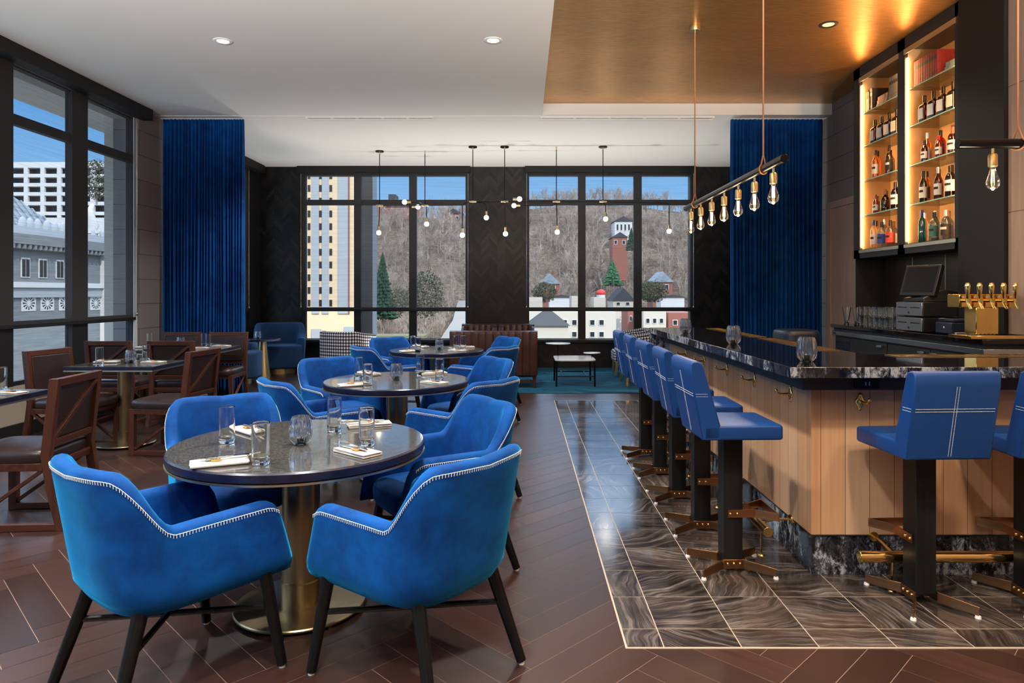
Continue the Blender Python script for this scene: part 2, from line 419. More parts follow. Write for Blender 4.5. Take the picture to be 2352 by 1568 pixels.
    cell = math_(nt, 'FLOOR', math_(nt, 'DIVIDE', math_(nt, 'ADD', q, 20.0), .1235)); wn = N(nt, 'ShaderNodeTexWhiteNoise'); wn.noise_dimensions = '1D'; L(nt, cell, wn.inputs['W'])
    fr = math_(nt, 'FRACT', math_(nt, 'DIVIDE', math_(nt, 'ADD', q, 20.0), .1235))
    mp = N(nt, 'ShaderNodeCombineXYZ'); L(nt, math_(nt, 'MULTIPLY', q, 46.0), mp.inputs[0]); L(nt, math_(nt, 'MULTIPLY', wn.outputs[0], 60.0), mp.inputs[1]); L(nt, math_(nt, 'MULTIPLY', sp.outputs[2], 1.3), mp.inputs[2])
    n = noise(nt, mp.outputs[0], 1.0, 6, .6, .5)
    f = math_(nt, 'ADD', math_(nt, 'MULTIPLY', wn.outputs[0], .5), math_(nt, 'MULTIPLY', n.outputs[0], .5))
    r = ramp(nt, f, [(.2, (.50,.25,.13)), (.5, (.63,.36,.20)), (.85, (.74,.48,.30))])
    e = math_(nt, 'GREATER_THAN', fr, .022)
    L(nt, mixc(nt, e, (.16,.06,.025), r.outputs[0]), p.inputs['Base Color']); bump(nt, p, e, .5, .004); A['pine'] = m
    # carpet
    m, nt, out = newmat('blue_wave_carpet'); p = bsdf(nt, out, (.01,.05,.1), .95, spec=.05, sheen=.2, sheent=(.3,.6,.8))
    tc = N(nt, 'ShaderNodeTexCoord'); sv = N(nt, 'ShaderNodeSeparateXYZ'); L(nt, tc.outputs['Object'], sv.inputs[0])
    n0 = noise(nt, tc.outputs['Object'], .55, 3, .5); cb = N(nt, 'ShaderNodeCombineXYZ'); L(nt, math_(nt, 'MULTIPLY', sv.outputs[0], .35), cb.inputs[0])
    L(nt, math_(nt, 'ADD', math_(nt, 'MULTIPLY', sv.outputs[1], 6.0), math_(nt, 'MULTIPLY', n0.outputs[0], 16.0)), cb.inputs[1]); nw = noise(nt, cb.outputs[0], 1.2, 5, .65)
    r = ramp(nt, nw.outputs[0], [(.34, (.003,.022,.045)), (.52, (.008,.07,.12)), (.7, (.04,.17,.24))]); L(nt, r.outputs[0], p.inputs['Base Color'])
    n = noise(nt, coords(nt, 'Object'), 300, 2); bump(nt, p, n.outputs[0], .5, .004); A['carpet'] = m
    # houndstooth
    m, nt, out = newmat('houndstooth_check'); p = bsdf(nt, out, (.5,.5,.5), .85, spec=.1)
    tc = N(nt, 'ShaderNodeTexCoord'); sp = N(nt, 'ShaderNodeSeparateXYZ'); L(nt, tc.outputs['UV'], sp.inputs[0])
    P = .045
    fx = math_(nt, 'GREATER_THAN', math_(nt, 'FRACT', math_(nt, 'DIVIDE', math_(nt, 'ADD', sp.outputs[0], 50.0), P)), .5)
    fy = math_(nt, 'GREATER_THAN', math_(nt, 'FRACT', math_(nt, 'DIVIDE', math_(nt, 'ADD', sp.outputs[1], 50.0), P)), .5)
    sm = math_(nt, 'MULTIPLY', math_(nt, 'ADD', fx, fy), .5)
    r = ramp(nt, sm, [(0.0, (.012,.014,.03)), (.3, (.16,.15,.17)), (.75, (.80,.76,.74))], 'CONSTANT'); L(nt, r.outputs[0], p.inputs['Base Color']); A['hounds'] = m
    # blue wool
    A['wool'] = mottled('blue_wool', (.006,.030,.085), (.014,.058,.15), 120, .9, bumps=.4, bdist=.003, sheen=.3, sheent=(.2,.5,1))
    # roller shade
    m, nt, out = newmat('solar_shade_cloth')
    t = N(nt, 'ShaderNodeBsdfTransparent'); t.inputs[0].default_value = (.98,.98,1,1); d = N(nt, 'ShaderNodeBsdfDiffuse'); d.inputs[0].default_value = c4((.13,.13,.14))
    n = noise(nt, coords(nt, 'Object', (1.2, 1.2, 80)), 1.0, 3, .6)
    f = math_(nt, 'MULTIPLY_ADD', n.outputs[0], .34, .10)
    mx = N(nt, 'ShaderNodeMixShader'); L(nt, f, mx.inputs[0]); L(nt, t.outputs[0], mx.inputs[1]); L(nt, d.outputs[0], mx.inputs[2]); L(nt, mx.outputs[0], out.inputs[0]); A['shade'] = m
    A['gold_panel'] = mottled('gold_backing', (.72,.46,.22), (.80,.56,.30), 3, .35, .45)
    A['bronze_panel'] = plain('bronze_panel', (.10,.085,.06), .28, .85)
    A['screen'] = plain('screen_black', (.004,.004,.005), .15)
    A['plastic'] = plain('dark_plastic', (.012,.013,.016), .4)
    A['plastic_blue'] = plain('printer_plastic', (.014,.022,.045), .38)
    A['rope'] = plain('leather_cord', (.50,.22,.10), .6)
    A['white_top'] = plain('white_tabletop', (.75,.78,.80), .12)
    A['paper'] = plain('label_paper', (.66,.64,.60), .7)
    A['ink'] = plain('label_ink', (.012,.012,.014), .6)
    A['label_blue'] = plain('label_blue', (.03,.06,.28), .6)
    A['label_red'] = plain('label_red', (.55,.03,.02), .5)
    A['label_green'] = plain('label_green', (.05,.16,.14), .6)
    A['cap_black'] = plain('cap_black', (.01,.009,.01), .35)
    A['cap_wood'] = plain('cap_cork', (.20,.08,.04), .5)
    A['cap_silver'] = plain('cap_silver', (.7,.7,.7), .3, .8)
    A['cap_red'] = plain('cap_red', (.5,.02,.02), .4)
    A['cap_blue'] = plain('cap_blue', (.01,.04,.3), .4)
    A['amber'] = bottle_glass('amber_spirit', (.42,.075,.010), .45)
    A['dark_amber'] = bottle_glass('dark_amber_spirit', (.16,.020,.006), .5)
    A['gold_spirit'] = bottle_glass('gold_spirit', (.75,.36,.10), .4)
    A['clear_spirit'] = bottle_glass('clear_spirit', (.90,.90,.86), .22, .12)
    A['red_spirit'] = bottle_glass('red_spirit', (.80,.035,.02), .45)
    A['green_spirit'] = bottle_glass('green_spirit', (.03,.30,.16), .4)
    A['teal_spirit'] = bottle_glass('teal_spirit', (.02,.26,.34), .4)
    A['frost'] = bottle_glass('frosted_spirit', (.85,.66,.50), .6)
    A['olive_spirit'] = bottle_glass('olive_spirit', (.06,.09,.03), .5)
    A['book_red'] = mottled('red_book_cloth', (.17,.012,.018), (.24,.022,.028), 30, .65)
    A['book_blue'] = plain('blue_book_cloth', (.20,.30,.32), .65)
    A['book_dark'] = plain('dark_book_cloth', (.035,.025,.025), .6)
    A['book_pink'] = plain('faded_book_cloth', (.42,.25,.19), .65)
    A['book_grey'] = mottled('grey_book_cloth', (.10,.12,.13), (.26,.25,.22), 40, .65, vscale=(1,1,3))
    A['page'] = plain('book_pages', (.62,.56,.46), .8)
build_materials()
# ================================================================== the room shell
XL, XR, YB, YF, ZC = -4.97, 4.13, 12.9, -4.0, 3.80
SILL, RAIL, TRAN, HEAD = .54, 1.10, 3.13, 3.66
A = MAT
# --- floor: herringbone planks (one mesh), tile inlay, carpet
def herringbone():
    W, k = .142, 5
    Lp = W*k; mb = MB(); rnd = random.Random(3)
    mb.box((XL-.1, YF-.1, -.08), (5.2, YB+.1, -.0012), 1)
    c, s = math.cos(PI/4), math.sin(PI/4); g = .0013
    def put(u0, v0, lu, lv, along_u):
        cx, cy = u0+lu/2, v0+lv/2
        X = c*cx - s*cy + .03; Y = s*cx + c*cy + 5.0
        if not (XL-.3 < X < 4.6 and YF-.3 < Y < YB+.3): return
        if Y > 10.1 and X > -2.6: return
        if .9 < X and 3.2 < Y < 8.6: return
        vs = []
        for du, dv in ((g,g),(lu-g,g),(lu-g,lv-g),(g,lv-g)):
            uu, vv = u0+du, v0+dv
            vs.append((c*uu-s*vv+.03, s*uu+c*vv+5.0, 0.0))
        o1, o2 = rnd.random()*50, rnd.random()*50
        q = ((0,0),(lu,0),(lu,lv),(0,lv)) if along_u else ((0,0),(0,lu),(lv,lu),(lv,0))
        mb.add(vs, [(0,1,2,3)], 0, [[(a+o1, b+o2) for a, b in q]])
    for r in range(-110, 110):
        for m in range(-14, 15):
            put(r*W+2*Lp*m, r*W, Lp, W, True)
            put(r*W+2*Lp*m, (r-2*k+1)*W, W, Lp, False)
    return mb
fl = struct('floor', herringbone(), [A['plank'], A['plank_gap_glint']], recalc=False, smooth=False, label='dark brown herringbone plank floor')
def tiles():
    mb = MB(); rnd = random.Random(11)
    X0, X1, Y0, Y1 = .412, 3.9, 2.738, 9.0
    mb.box((X0, Y0, -.003), (X1, Y1, .0035), 1)
    xs = [X0+.006, X0+.156]; ys = [Y0+.006, Y0+.155]
    while xs[-1] < X1-.02: xs.append(min(xs[-1]+.312, X1-.012))
    while ys[-1] < Y1-.02: ys.append(min(ys[-1]+.305, Y1-.012))
    g = .0022
    for i in range(len(xs)-1):
        for j in range(len(ys)-1):
            a = rnd.choice([0,1,2,3])*PI/2 + rnd.uniform(-.5,.5); o = (rnd.random()*60, rnd.random()*60)
            x0, x1, y0, y1 = xs[i]+g, xs[i+1]-g, ys[j]+g, ys[j+1]-g
            uv = [(o[0]+p*math.cos(a)-q*math.sin(a), o[1]+p*math.sin(a)+q*math.cos(a)) for p, q in ((x0,y0),(x1,y0),(x1,y1),(x0,y1))]
            mb.add([(x0,y0,.0045),(x1,y0,.0045),(x1,y1,.0045),(x0,y1,.0045)], [(0,1,2,3)], 0, [uv])
    return mb
struct('floor_tiles', tiles(), [A['tile'], A['grout']], recalc=False, smooth=False, label='polished brown wave marble tiles around the bar')
struct('floor_carpet', MB().box((-3.25, 9.66, -.003), (5.1, YB, .008)), A['carpet'], label='blue wavy carpet of the lounge')
# --- ceiling
mb = MB()
mb.box((XL-.3, YF-.3, ZC), (.256, YB+.3, ZC+.25)); mb.box((.256, 9.12, ZC), (5.3, YB+.3, ZC+.25))
struct('ceiling', mb, A['ceiling'], smooth=False, label='white plaster ceiling')
struct('ceiling_gold', MB().box((.256, YF-.3, 3.95), (5.3, 9.12, 4.05)), A['gold_ceiling'], smooth=False, label='gold grasscloth panel recessed in the ceiling')
# linear air diffusers in the ceiling seam
dk = Kind(lambda: None)
for nm, x0, x1, lb in (('l', 703, 995, 'long white slot diffuser in the white ceiling left of the gold panel'), ('r', 1241, 1640, 'long white slot diffuser in the ceiling seam below the gold panel')):
    a, b = (x0-VPX)/FPX*9.22, (x1-VPX)/FPX*9.22
    t = thing('slot_diffuser', lb, 'air vent', ((a+b)/2, 9.25, ZC), group='slot diffusers in the ceiling seam')
    h = (b-a)/2
    m = MB(); m.box((-h,-.06,-.022), (h,-.045,0)); m.box((-h,.045,-.022), (h,.06,0)); m.box((-h,-.045,-.004), (h,.045,0))
    m.build('frame', A['ceiling'], t, smooth=False)
    m = MB(); n = 5
    for i in range(n): m.box((-h+2*h*i/n+.02, -.03, -.018), (-h+2*h*(i+1)/n-.02, -.008, -.006))
    m.build('blade', A['chrome'], t, smooth=False)
struct('trim_1', MB().box((XL, 9.17, ZC-.006), (.256, 9.185, ZC)), A['ceiling'], smooth=False, label='thin seam bead across the white ceiling')
# recessed downlights
def downlight(trim, glow):
    t = thing('downlight', '', 'ceiling light')
    m = MB(); m.lathe([(.052,.0),(.058,-.006),(.078,-.008),(.086,-.004),(.088,0.0)], 32); m.build('trim_ring', trim, t)
    m = MB(); m.lathe([(0,-.002),(.053,-.002),(.053,0),(0,0)], 28); m.build('lens', glow, t)
    return t
dl = Kind(lambda: downlight(A['ceiling'], A['downlight']))
dl.put((-2.83, 6.44, ZC), 0, 'white recessed downlight in the ceiling over the square tables', 'white ceiling downlights')
dl.put((-.28, 6.42, ZC), 0, 'white recessed downlight in the ceiling beside the gold panel', 'white ceiling downlights')
g = downlight(A['charcoal'], A['amber_glow']); g.location = (2.876, 6.425, 3.95); tag(g, 'black ringed downlight recessed in the gold ceiling')
# --- walls
mb = MB()                                   # back wall with two window openings
W1 = (-4.18, -1.05); W2 = (.10, 3.19)
for a, b in ((XL, W1[0]), (W1[1], W2[0]), (W2[1], 5.1)): mb.box((a, YB, 0), (b, YB+.3, ZC))
for a, b in (W1, W2): mb.box((a, YB, 0), (b, YB+.3, SILL-.03))
for a, b in (W1, W2): mb.box((a, YB, HEAD), (b, YB+.3, ZC))
struct('wall_back', mb, A['chevron'], smooth=False, label='black chevron wood wall between the far windows')
mb = MB()
for a, b in (W1, W2): mb.box((a-.02, YB-.12, SILL-.05), (b+.02, YB+.1, SILL))
mb.box((XL, YB-.03, .012), (5.1, YB, .10))
struct('baseboard_back', mb, A['black_matte'], smooth=False, label='black sill and skirting below the far windows')
for i, (a, b) in enumerate((W1, W2)):
    struct('trim_%d' % (i+2), MB().box((a-.06, YB-.10, HEAD+.02), (b+.06, YB-.005, ZC-.002)), A['black_matte'], smooth=False, label='black shade housing above a far window')
mb = MB()                                   # left wall
WL0, WL1 = -3.2, 8.78
mb.box((XL-.3, YF, 0), (XL, WL1, SILL-.03)); mb.box((XL-.3, YF, HEAD), (XL, WL1, ZC)); mb.box((XL-.3, YF, SILL-.03), (XL, WL0, HEAD))
struct('wall_left', mb, A['beige_wall'], smooth=False, label='pale wall below the left windows')
struct('wall_left_pier', MB().box((XL-.3, WL1, 0), (XL+.03, 9.5, ZC)), A['grey_panels'], smooth=False, label='grey stone pier beside the left curtain')
mb = MB(); mb.box((XL-.3, 9.5, 0), (XL, 12.35, SILL-.03)); mb.box((XL-.3, 9.5, HEAD), (XL, 12.35, ZC)); mb.box((XL-.3, 12.35, 0), (XL, YB, ZC))
struct('wall_left_far', mb, A['black_matte'], smooth=False, label='black wall in the far left corner')
struct('baseboard_left', MB().box((XL, YF, 0), (XL+.025, WL1, .14)), A['black_matte'], smooth=False, label='black skirting below the left windows')
struct('trim_4', MB().box((XL, YF, HEAD), (XL+.16, WL1+.1, ZC-.002)), A['black_matte'], smooth=False, label='black shade housing above the left windows')
struct('trim_5', MB().box((XL, 9.9, HEAD), (XL+.14, YB-.11, ZC-.002)), A['black_matte'], smooth=False, label='black shade housing in the far left corner')
struct('wall_right', MB().box((XR, 5.33, 0), (XR+.3, 9.5, 3.95)), A['grey_panels'], smooth=False, label='grey stone wall panels left of the bottle cabinet')
struct('wall_right_far', MB().box((5.0, 9.3, 0), (5.3, YB, ZC)), A['charcoal'], smooth=False)
struct('wall_right_return', MB().box((XR, 9.5, 0), (5.3, 9.7, ZC)), A['charcoal'], smooth=False)
mb = MB()
for z0, z1 in ((0,.9), (.906,2.05), (2.056,3.03), (3.036,3.95)): mb.box((3.79, YF, z0), (4.1, 5.33, z1))
mb.box((3.80, YF, 0), (4.43, 5.325, 3.95))
struct('wall_right_near', mb, A['tan_panel'], smooth=False, label='tan wood panelled wall at the right edge')
struct('wall_front', MB().box((XL-.3, YF-.3, 0), (5.3, YF, 4.0)), A['beige_wall'], smooth=False)
# --- windows
def window(name, label, axis, at_, spans, far, jamb0, jamb1, mull):
    """axis 'x': opening runs along X at Y=at_; axis 'y': along Y at X=at_"""
    e = bpy.data.objects.new(name, None); COL.objects.link(e); e['kind'] = 'structure'; e['label'] = label
    def bx(mb, a0, a1, d0, d1, z0, z1):
        if axis == 'x': mb.box((a0, at_+d0, z0), (a1, at_+d1, z1))
        else: mb.box((at_-d0, a0, z0), (at_-d1, a1, z1))
    fr = MB()
    bx(fr, jamb0, spans[0][0], 0.01, .09, SILL-.03, HEAD); bx(fr, spans[-1][1], jamb1, .01, .09, SILL-.03, HEAD)
    for (a, b), (c, d) in zip(spans, spans[1:]): bx(fr, b, c, .0, .08, SILL-.03, HEAD)
    for a, b in spans:
        bx(fr, a, b, .015, .085, SILL-.03, SILL+.015); bx(fr, a, b, .015, .085, RAIL-.03, RAIL+.045)
        bx(fr, a, b, .015, .085, TRAN-.05, TRAN+.05); bx(fr, a, b, .015, .085, HEAD-.02, HEAD)
    fr.build('window_frame', A['black_matte'], e, smooth=False)
    for a, b in spans:
        for z0, z1 in ((SILL+.015, RAIL-.03), (RAIL+.045, TRAN-.05), (TRAN+.05, HEAD-.02)):
            m = MB(); bx(m, a, b, .045, .053, z0, z1); m.build('pane', A['pane'], e, smooth=False)
    return e
k = 12.95/FPX
sp1 = [((a-VPX)*k, (b-VPX)*k) for a, b in ((704,814.5),(830.5,940.5),(957.5,1069.5))]
sp2 = [((a-VPX)*k, (b-VPX)*k) for a, b in ((1215.5,1327.5),(1344.5,1455),(1473,1584.5))]
window('window_1', 'far window with the tan tower in view', 'x', YB, sp1, 1, W1[0], W1[1], 0)
window('window_2', 'far window with the wooded hill outside', 'x', YB, sp2, 1, W2[0], W2[1], 0)
spl = [(7.80, 8.70), (6.66, 7.53), (5.40, 6.40), (4.13, 5.13), (2.86, 3.86), (1.59, 2.59), (.32, 1.32), (-.95, .05), (-2.22, -1.22)]
spl = sorted(spl)
window('window_3', 'tall left window wall with the stone museum outside', 'y', XL, spl, 1, WL0, WL1, 0)
window('window_4', 'narrow window in the far left corner behind the curtain', 'y', XL, [(9.7,11.0),(11.2,12.27)], 1, 9.5, 12.35, 0)
# --- roller shades (lowered to the rail)
def shade(name, label, axis, at_, a0, a1, grp='lowered roller shades'):
    t = thing(name, label, 'roller shade', group=grp)
    def bx(mb, d0, d1, z0, z1, p0=a0, p1=a1):
        if axis == 'x': mb.box((p0, at_+d0, z0), (p1, at_+d1, z1))
        else: mb.box((at_-d0, p0, z0), (at_-d1, p1, z1))
    m = MB(); za, zb = RAIL+.012, HEAD+.02
    if axis == 'x': m.add([(a0, at_-.02, za), (a1, at_-.02, za), (a1, at_-.02, zb), (a0, at_-.02, zb)], [(0,1,2,3)])
    else: m.add([(at_+.02, a0, za), (at_+.02, a1, za), (at_+.02, a1, zb), (at_+.02, a0, zb)], [(0,1,2,3)])
    m.build('shade_cloth', A['shade'], t, smooth=False, recalc=False)
    m = MB(); bx(m, -.030, -.010, RAIL-.022, RAIL+.014); m.build('hem_bar', A['black_matte'], t, smooth=False)
    for q in (a0-.02, a1+.02):
        m = MB()
        if axis == 'x':
            m.tube([(q, at_-.03, HEAD+.03), (q, at_-.03, RAIL+.06)], .004, 6); m.ball((q, at_-.03, RAIL+.05), .014, 8, 6, 1.6)
        else:
            m.tube([(at_+.03, q, HEAD+.03), (at_+.03, q, RAIL+.06)], .004, 6); m.ball((at_+.03, q, RAIL+.05), .014, 8, 6, 1.6)
        m.build('bead_chain', A['chrome'], t)
    return t
shade('roller_shade', 'dark mesh roller shade lowered over the far window with the tan tower', 'x', YB, sp1[0][0]-.06, sp1[-1][1]+.03)
shade('roller_shade', 'dark mesh roller shade lowered over the far window with the wooded hill', 'x', YB, sp2[0][0]-.03, sp2[-1][1]+.03)
shade('roller_shade', 'dark mesh roller shade over the tall left windows facing the museum', 'y', XL, 6.45, 8.72)
shade('roller_shade', 'narrow roller shade in the far left corner behind the curtain', 'y', XL, 9.75, 12.29)
# pale strip: daylight in the roller shade's edge gap put into its colour
struct('trim_6', MB().box((XL+.002, 8.70, .0), (XL+.012, 8.79, HEAD)), plain('daylight_gap_pale', (.55,.60,.63), .4), smooth=False, label='pale strip for the daylight gap at the end of the left window')
# --- door at the right wall
e = bpy.data.objects.new('door_1', None); COL.objects.link(e); e['kind'] = 'structure'; e['label'] = 'tan wooden door left of the bottle cabinet'
m = MB(); m.box((XR-.035, 9.10, 0), (XR-.001, 9.21, 2.63)); m.box((XR-.035, 8.0, 2.54), (XR-.001, 9.10, 2.63)); m.build('door_frame', A['tan_panel'], e, bevel=.004)
m = MB(); m.box((XR-.012, 8.02, 0), (XR-.001, 9.10, 2.54)); m.build('door_leaf', A['tan_panel'], e, bevel=.003)
# --- curtains
def curtain(label, x0, x1, y, z1, folds, seed):
    rnd = random.Random(seed); mb = MB(); n = folds*8; rows = []
    ph = [rnd.uniform(.6, 1.4) for _ in range(folds+1)]; tot = sum(ph[:folds])
    amps = [rnd.uniform(.5, 1.2) for _ in range(folds+1)]
    xs = []; ys = []
    acc = 0
    for f in range(folds):
        for q in range(8):
            u = q/8
            xs.append((acc + ph[f]*u)/tot)
            am = amps[f]*(1-u) + amps[f+1]*u
            ys.append(am*math.cos(2*PI*u + .4*math.sin(2*PI*u)))
        acc += ph[f]
    xs.append(1.0); ys.append(amps[folds])
    zs = [.012, .3, .8, 1.4, 2.0, 2.6, 3.1, 3.5, 3.66, z1]
    for z in zs:
        t = z/z1; a = .052*(1-.5*t**3); sway = .008*math.sin(3*t)
        if z > 3.6: a *= .75
        rows.append([(x0+(x1-x0)*xs[i] + .012*math.sin(9*xs[i]+4*t)*(1-t), y + a*ys[i] + sway*math.sin(40*xs[i]), z) for i in range(len(xs))])
    nn = len(xs); o = []
    for r in rows: o += r
    fs = [(k*nn+i, k*nn+i+1, (k+1)*nn+i+1, (k+1)*nn+i) for k in range(len(rows)-1) for i in range(nn-1)]
    mb.add(o, fs)
    c = mb.build('curtain', A['curtain'], recalc=False, angle=180)
    s = c.modifiers.new('subdiv', 'SUBSURF'); s.levels = 1; s.render_levels = 1
    th = c.modifiers.new('thick', 'SOLIDIFY'); th.thickness = .004
    return tag(c, label, 'curtain', 'blue velvet curtains')
curtain('tall dark blue velvet curtain on the left beside the grey pier', XL+.06, -3.80, 9.30, 3.785, 26, 5)
curtain('tall dark blue velvet curtain on the right behind the bar', 2.83, XR-.04, 9.30, 3.785, 24, 9)
# ================================================================== blue velvet armchairs
def superpath():
    """plan of the shell from right arm front round the back to left arm front, resampled by arc length"""
    a, yc, b, n, yf = .285, .0, .29, 3.4, .27
    pts = [(a-.006, yf), (a-.003, yf*.5)]
    for i in range(41):
        th = PI*i/40
        c, s = math.cos(th), math.sin(th)
        pts.append((a*math.copysign(abs(c)**(2/n), c), yc - b*abs(s)**(2/n)))
    pts += [(-a+.003, yf*.5), (-a+.006, yf)]
    d = [0]
    for p, q in zip(pts, pts[1:]): d.append(d[-1] + math.hypot(q[0]-p[0], q[1]-p[1]))
    T = d[-1]; out = []; M_ = 72; j = 0
    for i in range(M_+1):
        s = T*i/M_
        while j < len(d)-2 and d[j+1] < s: j += 1
        u = (s-d[j])/max(d[j+1]-d[j], 1e-9)
        out.append((pts[j][0]+(pts[j+1][0]-pts[j][0])*u, pts[j][1]+(pts[j+1][1]-pts[j][1])*u, s-T/2))
    return out, T
def smooth01(x): x = max(0, min(1, x)); return x*x*(3-2*x)
SP, ST = superpath()
def shell_h(s):
    s = abs(s); half = ST/2
    h = .645 + .20*(1-smooth01((s-.20)/.165)) + .008*math.sin(PI*min(s/.3, 1))
    # the arm front rounds down
    e = half - s
    if e < .07: h -= .075*(1-math.sqrt(max(0, 1-((.07-e)/.07)**2)))
    return h
def shell_pt(i, z, off=0.0):
    x, y, s = SP[i]; i0, i1 = max(i-1, 0), min(i+1, len(SP)-1)
    tx, ty = SP[i1][0]-SP[i0][0], SP[i1][1]-SP[i0][1]; l = math.hypot(tx, ty)
    nx, ny = -ty/l, tx/l
    if nx*x + ny*(y+.0) < 0: nx, ny = -nx, -ny
    back = 1-smooth01((abs(s)-.22)/.28)
    lean = (z-.40)*(.12*back + .04)
    px, py = x + nx*(lean*(.25+.75*back) if True else 0), y + ny*lean
    if abs(s) > .45:                                # arm fronts run forward towards the bottom
        f = smooth01((abs(s)-.45)/(ST/2-.45)); py += f*.075*(.645-z)/.26
    low = max(0, (.42-z)/.07); inset = .030*low*low    # tuck in below
    return (px + nx*(off-inset), py + ny*(off-inset), z)
def make_armchair():
    t = thing('armchair', '', 'chair')
    TH = .066; mb = MB(); rows = []; n = len(SP)
    for i in range(n):
        s = SP[i][2]; h = shell_h(s); e = ST/2-abs(s)
        th = TH*(math.sqrt(max(.02, 1-((.05-e)/.05)**2)) if e < .05 else 1.0)
        sec = []
        zb = .352
        for q in range(9):
            z = zb + (h-.03-zb)*q/8; sec.append(shell_pt(i, z, 0 - (TH-th)/2))
        for q in range(1, 6):
            a = PI*q/6
            r = th/2; sec.append(shell_pt(i, h-.03+.03*math.sin(a), -(TH-th)/2 - r + r*math.cos(a)))
        for q in range(5):
            z = h-.03 + (.42-h+.03)*q/4; sec.append(shell_pt(i, z, -(TH-th)/2 - th))
        x, y, z = shell_pt(i, .38, -TH*.6); sec.append((x, y, .345))
        rows.append(sec)
    mb.rings(rows)
    sh = mb.build('shell', A['velvet'], t, angle=60)
    # blanket stitching along the rim
    st = MB(); line = []
    for i in range(1, n-1):
        h = shell_h(SP[i][2]); line.append(Vector(shell_pt(i, h-.024, .0025)))
    st.tube(line, .0011, 4)
    d = [0]
    for p, q in zip(line, line[1:]): d.append(d[-1]+(q-p).length)
    L_ = d[-1]; j = 0; k = int(L_/.0112)
    for m in range(k):
        s = L_*(m+.5)/k
        while j < len(d)-2 and d[j+1] < s: j += 1
        u = (s-d[j])/(d[j+1]-d[j]); p = line[j].lerp(line[j+1], u); i = j+1
        up = Vector(shell_pt(i, p.z-.012, .003)); q0 = Vector(shell_pt(i, p.z, .003)); dn = up-q0
        st.bar(p, p+dn, .0019, .0020, up=(0,0.01,1))
    st.build('stitching', A['stitch'], sh, smooth=False, recalc=False)
    # seat cushion
    mb = MB(); rows = []
    for sc, z in ((.02,.478),(.5,.477),(.80,.470),(.93,.458),(.985,.440),(1.0,.415),(.985,.375),(.95,.352),(.6,.348),(.02,.348)):
        row = []
        for i in range(40):
            th = 2*PI*i/40; c, s = math.cos(th), math.sin(th); m = 4.2
            row.append((.242*sc*math.copysign(abs(c)**(2/m), c), .045+.275*sc*math.copysign(abs(s)**(2/m), s), z))
        rows.append(row)
    mb.rings(rows); mb.build('seat_cushion', A['velvet_seat'], t, angle=60)
    # legs and cross stretcher
    legs = {}
    for sx in (-1, 1):
        for nm, p0, p1 in (('f', (.240*sx, .225, .37), (.280*sx, .275, .012)), ('r', (.195*sx, -.20, .37), (.245*sx, -.315, .012))):
            m = MB(); m.cyl(p0, p1, .026, .019, 16); lg = m.build('leg', A['black_metal'], t)
            g = MB(); g.cyl((p1[0], p1[1], .014), (p1[0], p1[1], 0), .013, .012, 12); g.build('glide', A['glide'], lg)
            legs[(nm, sx)] = (Vector(p0), Vector(p1))
    for a in (1, -1):
        p0, p1 = legs[('f', a)]; q0, q1 = legs[('r', -a)]; u = (.37-.235)/(.358)
        z = .0 if a == 1 else -.002
        m = MB(); m.tube([p0.lerp(p1, u)+Vector((0,0,z)), q0.lerp(q1, u)+Vector((0,0,z))], .0115, 10); m.build('stretcher', A['black_metal'], t)
    return t
arm = Kind(make_armchair)
def rz_of(dx, dy): return math.atan2(dy, dx) - PI/2      # local +y faces (dx, dy)
GA = 'blue velvet armchairs at the round tables'
for (x, y), d, lb in (
    ((-1.31, 2.56), (.605, .797), 'blue velvet armchair at the nearest round table, front left with its back to us'),
    ((-.405, 2.62), (-.805, .593), 'blue velvet armchair at the nearest round table, front right with its back to us'),
    ((-1.53, 3.58), (.52, -.85), 'blue velvet armchair at the nearest round table, far left behind the glasses'),
    ((-.43, 3.55), (-.84, -.54), 'blue velvet armchair at the nearest round table, far right with its seat in view'),
    ((-1.43, 4.73), (.753, .657), 'blue velvet armchair at the middle round table, front left with its back to us'),
    ((-1.55, 5.85), (.64, -.77), 'blue velvet armchair at the middle round table, far left facing us'),
    ((-.42, 4.74), (-.80, .60), 'blue velvet armchair at the middle round table, front right with its back to us'),
    ((-.48, 5.90), (-.82, -.57), 'blue velvet armchair at the middle round table, far right facing us'),
    ((-1.50, 7.50), (.75, .66), 'blue velvet armchair at the farthest round table, front left with its back to us'),
    ((-1.55, 8.58), (.64, -.77), 'blue velvet armchair at the farthest round table, far left facing us'),
    ((-.43, 8.72), (-.82, -.57), 'blue velvet armchair at the farthest round table, far right facing us'),
    ((-.44, 7.52), (-.80, .60), 'blue velvet armchair at the farthest round table, front right with its back to us')):
    arm.put((x, y, 0), rz_of(*d), lb, GA)

